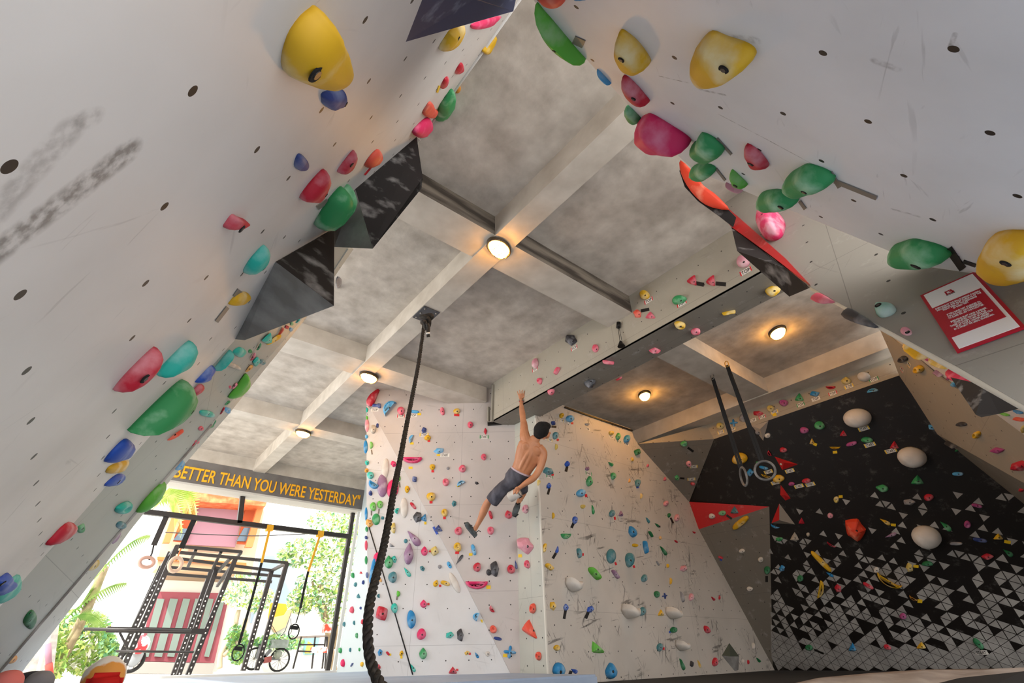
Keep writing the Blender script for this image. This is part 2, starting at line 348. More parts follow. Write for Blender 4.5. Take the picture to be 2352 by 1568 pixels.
o = bars('trim_7', [(W(4.02, 4.425, 2.7), W(4.02, 4.425, ZF))], .022, flat('cream_corner_trim', 'd9d6cc')); tag(o, kind='structure')
panel('wall_side_window', W0, [W(4.08, 10.2, ZS), W(4.08, 5.8, ZS), W(4.08, 5.8, ZF-.2), W(4.08, 10.2, ZF-.2)], flat('window_lit_bluish_wall', 'bfcacc'), 0.05)  # bluish cast of the window light mixed into the wall colour
# grey facets, plywood strip and the black wall
panel('wall_back_facet', W5a, [(1465, 1020), (1640, 1008), (1583, 1152)], MAT['darkgrey'], 0.02)
panel('wall_back_red_facet', W5r, [(1583, 1152), (1767, 1163), (1605, 1215)], MAT['redpanel'], 0.02)
panel('wall_back_lower_facet', W5b, [(1605, 1215), (1767, 1163), (1775, 1530), (1776, 1560)], MAT['darkgrey'], 0.02)
panel('wall_far_right_board', W6, [o6(1622, 976), o6(1850, 893), o6(2052, 818), W(7.03, -1.2, 3.09), W(7.03, -1.2, 2.83), o6(2065, 862), o6(1640, 1008)], MAT['tan'], 0.03)
W6b = from_pts(W4.hit(1464, 1019), o6(1622, 976), o6(1640, 1008))
panel('wall_far_right_board_end', W6b, [W4.hit(1464, 1019), o6(1622, 976), o6(1640, 1008)], MAT['tan'], 0.02)
blk = panel('wall_far_right', W7, [o6(1640, 1008), o6(2065, 862), W(7.03, -1.2, 2.83), W(8.8, -1.2, -.32), W(8.8, 4.43, -.32), (1775, 1530), (1767, 1163), (1583, 1152)], MAT['black'], 0.03)
panel('wall_far_right_return', W8, [(2050, 822), (2018, 750), (2080, 801), (2146, 858), (2286, 951), (2352, 998), (2700, 1240), (2700, 1300), (2352, 1109), (2153, 997), (2091, 900), (2065, 862)], MAT['tan'], 0.02)
panel('wall_far_right_return_edge', W8b, [W8.hit(2153, 997), W8.hit(2352, 1109), W8.hit(2600, 1245), W7.hit(2600, 1340), W7.hit(2352, 1157), W7.hit(2201, 1052)], MAT['darkgrey'], 0.02)
panel('wall_far_right_upper', W9, [(2018, 750), (2080, 801), (2146, 858), (2286, 951), (2352, 998), (2600, 1180), (2600, 1000), (2352, 900), (2100, 760), (1980, 690)], flat('bright_white_panel', 'd6cfc8'), 0.02)
# pale triangles painted on the black wall: part of its own mesh
lat = W7.hit(1960 + 880/9.8, 1380 + 1165/9.8); u_, v_ = np.array([0, 1., 0]), W7.e2
sd = .12 * S; ga = u_ * sd * .8660 + v_ * sd * .5; gb = v_ * sd
bm = bmesh.new(); bm.from_mesh(blk.data); rt = random.Random(3)
for i in range(-22, 26):
    for j in range(-30, 60):
        for t in (0, 1):
            q0 = lat + ga * i + gb * j
            tri = [q0, q0 + ga, q0 + gb] if t == 0 else [q0 + ga, q0 + ga + gb, q0 + gb]
            c = (tri[0] + tri[1] + tri[2]) / 3; zz = (c[2] - H) / S; yy = c[1] / S
            if zz < -.235 or yy > 4.38 or yy < -.9: continue
            lim = 4.43 - .0; 
            if zz > 1.8 and yy > 3.2: pass
            zt = zz - (yy - 2.2) * .05
            p = 1.0 if zt < -.04 else .8 if zt < .12 else .6 if zt < .4 else .48 if zt < .75 else .36 if zt < 1.05 else .24 if zt < 1.3 else .13 if zt < 1.7 else .05 if zt < 2.0 and yy < 2.6 else 0.0
            if rt.random() > p: continue
            sh = .93 if zt < .12 else .87 if zt < .9 else .76
            if zz > 2.6: continue
            vs = [bm.verts.new(V(c + (q - c) * sh + W7.n * .003)) for q in tri]
            f = bm.faces.new(vs); f.normal_update()
            if f.normal.dot(V(W7.n)) < 0: f.normal_flip()
            f.material_index = 1
bm.to_mesh(blk.data); bm.free(); blk.data.materials.append(MAT['tri'])
# unseen walls added behind the climbing panels to block stray sky light
for nm, a, b in (('wall_back_light_block', (4.08, 5.75, -.5), (9.6, 5.9, ZS)), ('wall_right_light_block', (9.45, -1.2, -.5), (9.6, 5.9, ZS)), ('wall_left_light_block', (-1.2, -1.2, -.5), (-1.05, 3.0, ZS))):
    box(nm, W(*a), W(*b), MAT['concrete'])['kind'] = 'structure'
# floor, mats
box('floor', (-4, -4, -.1), (12, W(0, 10.4, 0)[1], 0), noisy('concrete_floor', '8f8a84', 'a49f98', 2.0))['kind'] = 'structure'
zt = ZF * S + H
def mat_block(name, x0, y0, x1, y1, top, m, label):
    o = box(name, W(x0, y0, 0) * [1, 1, 0], [x1*S, y1*S, top], MAT[m], bevel=.02); tag(o, label, 'crash mat', 'crash mats covering the floor'); return o
mat_block('crash_mat', -.9, 3.62, 3.9, 8.3, H - .150*S, 'matblue', 'blue grey vinyl crash mat in front of the bright opening')
mat_block('crash_mat', -.40, -1.1, 2.5, 3.6, H - .262*S, 'matblue', 'nearest blue grey crash mat below the hanging rope')
mat_block('crash_mat', 2.52, -1.1, 8.7, 4.4, H - .250*S, 'matblack', 'black vinyl crash mat along the foot of the back and black walls')
# pale cover bundled on the black mat, lower right
rc = [at_depth(1800, 1574, 3.4), at_depth(1880, 1556, 3.5), at_depth(2000, 1545, 3.6), at_depth(2120, 1537, 3.7), at_depth(2352, 1534, 3.8), at_depth(2480, 1534, 3.8)]
rf = [at_depth(1800, 1600, 3.0), at_depth(1900, 1600, 3.0), at_depth(2050, 1600, 3.0), at_depth(2150, 1590, 3.0), at_depth(2300, 1556, 3.1), at_depth(2480, 1545, 3.2)]
bm = bmesh.new(); rows = []
for k in range(7):
    t = k / 6; row = []
    for i in range(26):
        s_ = i / 25 * 5; a = int(min(s_, 4)); fr = s_ - a
        A_ = rc[a] * (1-fr) + rc[a+1] * fr; B_ = rf[a] * (1-fr) + rf[a+1] * fr
        P_ = A_ * (1-t) + B_ * t; P_ = P_ + np.array([0, 0, .012 * math.sin(i * 1.3 + k * .8) * math.sin(math.pi * t) + .02 * math.sin(math.pi*t)])
        row.append(bm.verts.new(V(P_)))
    rows.append(row)
for k in range(6):
    for i in range(25): bm.faces.new((rows[k][i], rows[k][i+1], rows[k+1][i+1], rows[k+1][i]))
r = bmesh.ops.extrude_face_region(bm, geom=bm.faces[:])
for v in [g for g in r['geom'] if isinstance(g, bmesh.types.BMVert)]: v.co.z -= .12
bmesh.ops.recalc_face_normals(bm, faces=bm.faces)
o = from_bm('mat_cover', bm, MAT['matwhite'], smooth=True); tag(o, 'wrinkled pale fabric cover bundled on the black mat at lower right', 'cover')

_pts = [at_depth(2140, 1572, 2.9), at_depth(2205, 1556, 2.9), at_depth(2352, 1541, 2.85), at_depth(2560, 1538, 2.8), at_depth(2560, 1650, 2.4), at_depth(2100, 1650, 2.4)]
bm = bmesh.new(); a_ = [bm.verts.new(V(p)) for p in _pts]; b_ = [bm.verts.new(V((p[0], p[1], .12))) for p in _pts]
bm.faces.new(a_); bm.faces.new(b_[::-1])
for i in range(6): bm.faces.new((a_[i], b_[i], b_[(i+1) % 6], a_[(i+1) % 6]))
bmesh.ops.recalc_face_normals(bm, faces=bm.faces); o = from_bm('crash_mat', bm, MAT['matblack']); tag(o, 'nearest black mat corner in front of the pale cover at lower right', 'crash mat', 'crash mats covering the floor')
# ------------------------------------------------------------ climbing volumes
def volume(name, verts, faces, mats, label, fm=None, cat='climbing volume', group='painted plywood volumes'):
    bm = bmesh.new(); vs = [bm.verts.new(V(p)) for p in verts]
    for k, f in enumerate(faces):
        fc = bm.faces.new([vs[i] for i in f]); fc.material_index = (fm[k] if fm else 0)
    bmesh.ops.recalc_face_normals(bm, faces=bm.faces)
    o = from_bm(name, bm, mats); tag(o, label, cat, group); return o
h1 = P1.hit
volume('climbing_volume', [h1(816, 434), h1(957, 314), at_depth(971, 408, 2.95), at_depth(968, 433, 2.9), at_depth(856, 571, 2.25), at_depth(768, 567, 2.4), h1(768, 520), at_depth(862, 442, 3.0)],
       [(0, 1, 2, 3, 4), (0, 4, 5, 6), (1, 7, 6, 5, 4, 3, 2), (0, 6, 7, 1)], [MAT['volblack'], MAT['volgrey']], 'long black plywood volume on the left wall under the magenta hold', [0, 1, 0, 0])
v2 = volume('climbing_volume', [h1(633, 601), h1(768, 526, .01), at_depth(767, 702, 2.05), at_depth(562, 781, 2.5), h1(540, 779), at_depth(652, 715, 3.0)],
       [(0, 1, 2), (0, 2, 3, 4), (1, 5, 4, 3, 2), (0, 4, 5, 1)], [MAT['volblack'], MAT['volgrey']], 'grey and black pyramid volume at the left wall edge above the small yellow taped hold', [0, 1, 0, 0])
volume('climbing_volume', [h1(932, 96, .0), h1(985, -40, .0), h1(1200, -70, .12), h1(1179, 26, .16), h1(1050, 30, -.03)], [(0, 1, 2, 3), (0, 3, 4), (1, 4, 3, 2), (0, 4, 1)], MAT['volnavy'], 'navy blue triangular volume with chalk marks at the top of the photo')
def dpt(P): return float((M.T @ (np.array(P) - CAM))[2] / S)
d3 = dpt(P3.hit(1760, 560))
k3 = lambda x, y, dd=0.0: at_depth(x, y, dpt(P3.hit(x, y)) + dd)
volume('climbing_volume', [k3(1680, 521, -.02), k3(1805, 616, -.02), at_depth(1813, 681, d3 - .25), at_depth(1693, 576, d3 - .02), at_depth(1862, 660, dpt(P3.hit(1857, 655)) + .02), at_depth(1780, 600, d3 + .2)],
       [(0, 1, 2, 3), (1, 4, 2), (0, 3, 5), (2, 4, 5), (3, 2, 5), (0, 5, 1), (1, 5, 4)], MAT['volblack'], 'long black chalk-marked volume hanging below the red strip at upper right')
volume('climbing_volume', [at_depth(2183, 866, 3.6), at_depth(2262, 884, 3.2), at_depth(2356, 934, 2.9), at_depth(2295, 950, 3.0), at_depth(2254, 958, 3.05), at_depth(2241, 952, 3.1), at_depth(2280, 900, 3.9)],
       [(0, 1, 2, 3, 4, 5), (0, 6, 1), (1, 6, 2), (2, 6, 3), (3, 6, 4), (4, 6, 5), (5, 6, 0)], MAT['volblack'], 'dark chalky triangular volume below the red and white sign')
panel_red = panel('trim_8', P3, [(1640, 470), (1676, 482), (1725, 525), (1810, 600), (1862, 656), (1838, 640), (1770, 588), (1681, 523)], MAT['redpanel'], 0.03)
panel_red.location = V(P3.n * .02)
panel('trim_12', PB, [(1566, 372), (1560, 392), (1572, 428), (1602, 460), (1650, 494), (1683, 520), (1690, 498), (1668, 476), (1625, 440), (1595, 402)], MAT['volblack'], 0.03).location = V(-PB.n * .012)
# volumes of the black wall
k7 = W7.hit
volume('climbing_volume', [k7(1727, 978), k7(1765, 966), k7(1753, 1012), k7(1746, 985, .10)], [(0, 1, 3), (1, 2, 3), (2, 0, 3), (0, 2, 1)], flat('pale_volume_paint', 'a8a096'), 'small pale triangular volume at the top of the black wall beside the ring straps')
volume('climbing_volume', [k7(1779, 1048), k7(1833, 1066), k7(1797, 1079), k7(1800, 1062, .07)], [(0, 1, 3), (1, 2, 3), (2, 0, 3), (0, 2, 1)], MAT['redpanel'], 'red triangular volume with a white hold on the black wall')
volume('climbing_volume', [k7(1793, 1113), k7(1816, 1144), k7(1804, 1149), k7(1792, 1136), k7(1801, 1136, .05)], [(0, 1, 4), (1, 2, 4), (2, 3, 4), (3, 0, 4), (0, 3, 2, 1)], MAT['redpanel'], 'narrow chalked red volume on the black wall below the hanging ring')
volume('climbing_volume', [k7(1790, 1156), k7(1826, 1204), k7(1772, 1201), k7(1790, 1194, .10)], [(0, 1, 3), (1, 2, 3), (2, 0, 3), (0, 2, 1)], [flat('grey_volume_paint', '8e857a'), MAT['redpanel']], 'grey pyramid volume with one red side beside the grey facet corner', [0, 0, 1, 0])
k4 = W4.hit
volume('climbing_volume', [k4(1675, 1476), k4(1698, 1507), k4(1696, 1538), k4(1688, 1541), k4(1658, 1505), k4(1677, 1507, .07)], [(0, 1, 5), (1, 2, 5), (2, 3, 5), (3, 4, 5), (4, 0, 5), (0, 4, 3, 2, 1)], [MAT['volgrey'], flat('olive_volume_paint', '4e5448')], 'diamond shaped grey and olive volume low on the scuffed back wall', [1, 0, 0, 0, 1, 0])
# ------------------------------------------------------------ climbing holds
from mathutils.bvhtree import BVHTree
import re
HOLDS, TAPES = [], []
WALLN = dict(P1='near left wall', F2='left return panel', F3='far left wall edge', P2='near right overhang', P3='grey sign wall', FA='grey beam face', SO='beam underside',
             W0='wall beside the opening', W1='bright centre-left panel', W2='centre wall', W3='narrow pillar', W4='scuffed back wall', W5a='grey upper facet', W5r='red facet',
             W5b='lower grey facet', W6='board strip', W7='black wall', W8='tan panel', W8b='tan panel edge', W9='bright upper strip')
PL['PB'] = PB; WALLN['PB'] = 'red strip'
SHN = dict(e='rounded', q='ringed', d='teardrop', c='crescent', t='triangular', s='blocky', g='faceted', x='star-shaped', b='elongated', w='wedge', j='half-moon', f='fin-like', n='thin oval', u='bean-shaped', D='domed')
_b = bmesh.new(); bmesh.ops.create_cone(_b, cap_ends=True, segments=16, radius1=1, radius2=.92, depth=.16)
_q = bmesh.ops.create_cone(_b, cap_ends=True, segments=12, radius1=.55, radius2=.5, depth=.34); _f = set(f for v in _q['verts'] for f in v.link_faces)
for f in _f: f.material_index = 1
BOLT = bpy.data.meshes.new('bolt'); _b.to_mesh(BOLT); _b.free(); BOLT.materials.append(flat('bolt_recess_shade', '0d0b0a', .9)); BOLT.materials.append(flat('worn_bolt_head', '4a4643', .4, .7))  # outer disc coloured dark for the shade inside the bolt recess
def unit_outline(k, rnd):
    n = 28; P = []; T = []
    for i in range(n):
        a = 2 * math.pi * i / n; c, s = math.cos(a), math.sin(a); x, y, tx, ty = c, s, 0, 0
        if k in 'eqnD': rr = 1 + (0 if k in 'nD' else .05 * math.sin(2*a + rnd) + .04 * math.sin(3*a + 2*rnd)); x, y = c * rr, s * rr
        elif k == 'd': x = c * (1 - .62 * max(0, -s) ** 1.1); y = s; ty = .2
        elif k in 'gs':
            m = 5 if k == 'g' else 4; al = (a + rnd) % (2*math.pi / m) - math.pi / m; rr = math.cos(math.pi/m) / math.cos(al); rr = .25 + .8 * rr if k == 's' else rr * (1.08 + .15 * math.sin(2*a + rnd)); x, y = c * rr * 1.05, s * rr * 1.05
        elif k in 'tw':
            m = 3; b2 = a + math.pi / 2; al = b2 % (2*math.pi/3) - math.pi/3; rr = .15 + math.cos(math.pi/3) / math.cos(al) * 1.15; x, y = c * rr, s * rr + .1
            if k == 'w': x += y * .5
        elif k == 'x': rr = .62 + .38 * math.cos(4 * a + .6); x, y = c * rr * 1.15, s * rr * 1.15
        elif k == 'b': x = c; y = s * (.75 + .25 * c * c); tx = c * .55
        elif k == 'u': x = c; y = s * .8 + .35 * (c * c - .5); tx = c * .55; ty = .35 * (tx * tx - .5)
        elif k == 'j': x = c; y = s if s > 0 else s * .35; y -= .3; ty = .1
        elif k == 'f': x = c; y = s * (.55 + .45 * c); tx = .2
        elif k == 'c':
            h = n // 2
            if i < h: t = i / (h - 1); an = math.pi * t; x, y = math.cos(an), .95 * math.sin(an) - .45 + .0
            else: t = (i - h + 1) / (n - h + 1); an = math.pi * (1 - t); x, y = math.cos(an) * .98, .38 * math.sin(an) - .42
            tt = math.acos(max(-1, min(1, x))); tx, ty = math.cos(tt) * .72, .62 * math.sin(tt) - .42
        P.append((x, y)); T.append((tx, ty))
    return P, T
def smooth_poly(pts, k=3):
    n = len(pts); out = []
    for i in range(n):
        p0, p1, p2, p3 = [np.array(pts[(i + j) % n], float) for j in (-1, 0, 1, 2)]
        for m in range(k):
            t = m / k; out.append(tuple(.5 * ((2*p1) + (-p0 + p2) * t + (2*p0 - 5*p1 + 4*p2 - p3) * t*t + (-p0 + 3*p1 - 3*p2 + p3) * t**3)))
    return out
def hold(wall, kind, pts, tgt, col, hf=.40, bolt=None, shape=None, label=None, mat=None, ncuts=None, cat='climbing hold', name='climbing_hold'):
    pl = PL[wall]; base = np.array([pl.hit(*p) for p in pts]); c0 = base.mean(0)
    ab = np.array([((q - c0) @ pl.e1, (q - c0) @ pl.e2) for q in base]); ev = np.linalg.eigvalsh(np.cov(ab.T)); mn = 3.2 * math.sqrt(max(ev[0], 1e-8)); mx = 3.2 * math.sqrt(ev[1])
    pxa = np.array(pts); pw = pxa[:, 0].max() - pxa[:, 0].min(); ph = pxa[:, 1].max() - pxa[:, 1].min()
    h = hf * min(mn * 1.15, (mn + mx) / 2) * {'P1': .62, 'P2': .7, 'F2': .7, 'F3': .5}.get(wall, 1.0)
    org = None
    if kind in 'gtw' : prof = [(1, 0), (1.0, .12), (.86, .45), (.42, .95), (.3, 1.0)]
    elif kind == 'q': prof = [(1, 0), (1.0, .3), (.88, .75), (.66, 1.0), (.45, .98), (.3, .72), (.2, .62)]
    elif kind == 'n': prof = [(1, 0), (.97, .35), (.8, .75), (.5, .97), (.15, 1.0)]
    else: prof = [(1, 0), (1.02, .22), (.94, .55), (.76, .84), (.46, .98), (.16, 1.0)]
    # shape the base so that the whole solid, seen from the camera, fills the outline: fit extents along the outline's own axes
    T0 = np.array(pts, float); cT = T0.mean(0); _, Ev = np.linalg.eigh(np.cov((T0 - cT).T)); tq = (T0 - cT) @ Ev; tlo, thi = tq.min(0), tq.max(0)
    src, sg_ = T0.copy(), np.array(tgt, float)
    for it in range(5):
        ring0 = np.array([pl.hit(*p) for p in src]); tg = np.array([pl.hit(*p) for p in sg_])
        if it == 4: break
        al = np.concatenate([tg + (ring0 - tg) * s + pl.n * (h * z) for s, z in prof]); q = (al - CAM) @ M; q = np.stack([1176 + F*q[:, 0]/q[:, 2], 784 + F*q[:, 1]/q[:, 2]], 1); q = (q - cT) @ Ev
        lo, hi = q.min(0), q.max(0); k_s = (thi - tlo) / np.maximum(hi - lo, 1e-6); k_s = np.clip(k_s, .6, 1.1)
        f_ = lambda A: ((((A - cT) @ Ev) - lo) * k_s + tlo) @ Ev.T + cT
        src, sg_ = f_(src), f_(sg_)
    org = ring0.mean(0)
    bm = bmesh.new(); rings = []; sd_ = org[0] * 7.3 + org[2] * 3.1; n = len(pts)
    for (s, z) in prof:
        row = []
        for i in range(n):
            p = tg[i] + (ring0[i] - tg[i]) * s + pl.n * (h * z - .003)
            if z > .1:
                d = noise.noise(V((p - org) / max(mn, .03) * 2.4) + V((sd_, 0, 0))) * .10 * h; p = p + pl.n * d
            row.append(bm.verts.new(V(p - org)))
        rings.append(row)
    for a, b in zip(rings[:-1], rings[1:]):
        for i in range(n):
            j = (i + 1) % n; bm.faces.new((a[i], a[j], b[j], b[i]))
    cv = bm.verts.new(sum((v.co for v in rings[-1]), V()) / n) if kind not in 'cub' else None
    if cv:
        for i in range(n): bm.faces.new((rings[-1][i], rings[-1][(i+1) % n], cv))
    else:
        bmesh.ops.contextual_create(bm, geom=rings[-1])
    bm.faces.new(rings[0][::-1])
    if kind in 'cub': bmesh.ops.remove_doubles(bm, verts=bm.verts[:], dist=.0008)
    bmesh.ops.recalc_face_normals(bm, faces=bm.faces)
    bv = BVHTree.FromBMesh(bm); me = bpy.data.meshes.new(name); bm.to_mesh(me); bm.free()
    o = link(name, me, mat or HM[col], None, kind not in 'gtw'); o.location = V(org)
    o['pxs'] = float(pw * ph)
    o['category'] = cat; o['group'] = 'climbing holds on the ' + WALLN[wall]
    bl = bolt if bolt is not None else ([] if (min(pw, ph) < 9 or kind in 'nD' or col in 'w' and pw > 22) else [(float(pxa[:, 0].mean()) + .08*pw, float(pxa[:, 1].mean()) + .05*ph, 0)])
    for (x, y, rr) in bl:
        q = pl.hit(x, y, lift=h * .8); st = V(q - org) + V(pl.n) * (h + .2); loc, nn, _, _ = bv.ray_cast(st, -V(pl.n), 2.0)
        if loc is None: continue
        b = bpy.data.objects.new('bolt', BOLT); COL.objects.link(b); b.parent = o
        r = rr or max(.0085, min(.018, mn * .085)); nn = (nn + V(pl.n) * 1.5).normalized()
        b.matrix_local = Matrix.Translation(loc) @ V((0, 0, 1)).rotation_difference(nn).to_matrix().to_4x4() @ Matrix.Scale(r, 4)
    HOLDS.append(dict(o=o, wall=wall, col=HC[col][0], shape=shape or SHN[kind], size=math.sqrt(mn * mx), x=float(pxa[:, 0].mean()), y=float(pxa[:, 1].mean()), label=label))
    return o
def token_hold(wall, tok):
    m = re.match(r'^([a-zA-Z])([-\d.,]+)([A-Za-z])$', tok); k, nums, col = m.groups(); f = [float(t) for t in nums.split(',')]
    cx, cy, w, h = f[:4]; rot = math.radians(f[4]) if len(f) > 4 else 0.0
    P, T = unit_outline(k, (cx * .37 + cy * .11) % 6.28); cr, sr = math.cos(rot), math.sin(rot)
    tr = lambda x, y: (cx + (x * w * cr - y * h * sr) / 2, cy + (x * w * sr + y * h * cr) / 2)
    hold(wall, k, [tr(*p) for p in P], [tr(*p) for p in T], col, hf={'n': .22, 'c': .5, 'D': .5, 'x': .3}.get(k, .42))
def custom(wall, col, pts, shape, label=None, hf=.45, bolts=None, peak=None, kind='e', k=3, mat=None):
    sp = smooth_poly(pts, k) if k > 1 else pts
    if kind in 'cub' and peak is None: peak = None
    if peak is None: a = np.array(pts, float); peak = (a[:, 0].mean(), a[:, 1].mean())
    tg = [peak] * len(sp)
    return hold(wall, kind if kind != 'e' else 'e', sp, tg, col, hf, bolts, shape, label, mat)
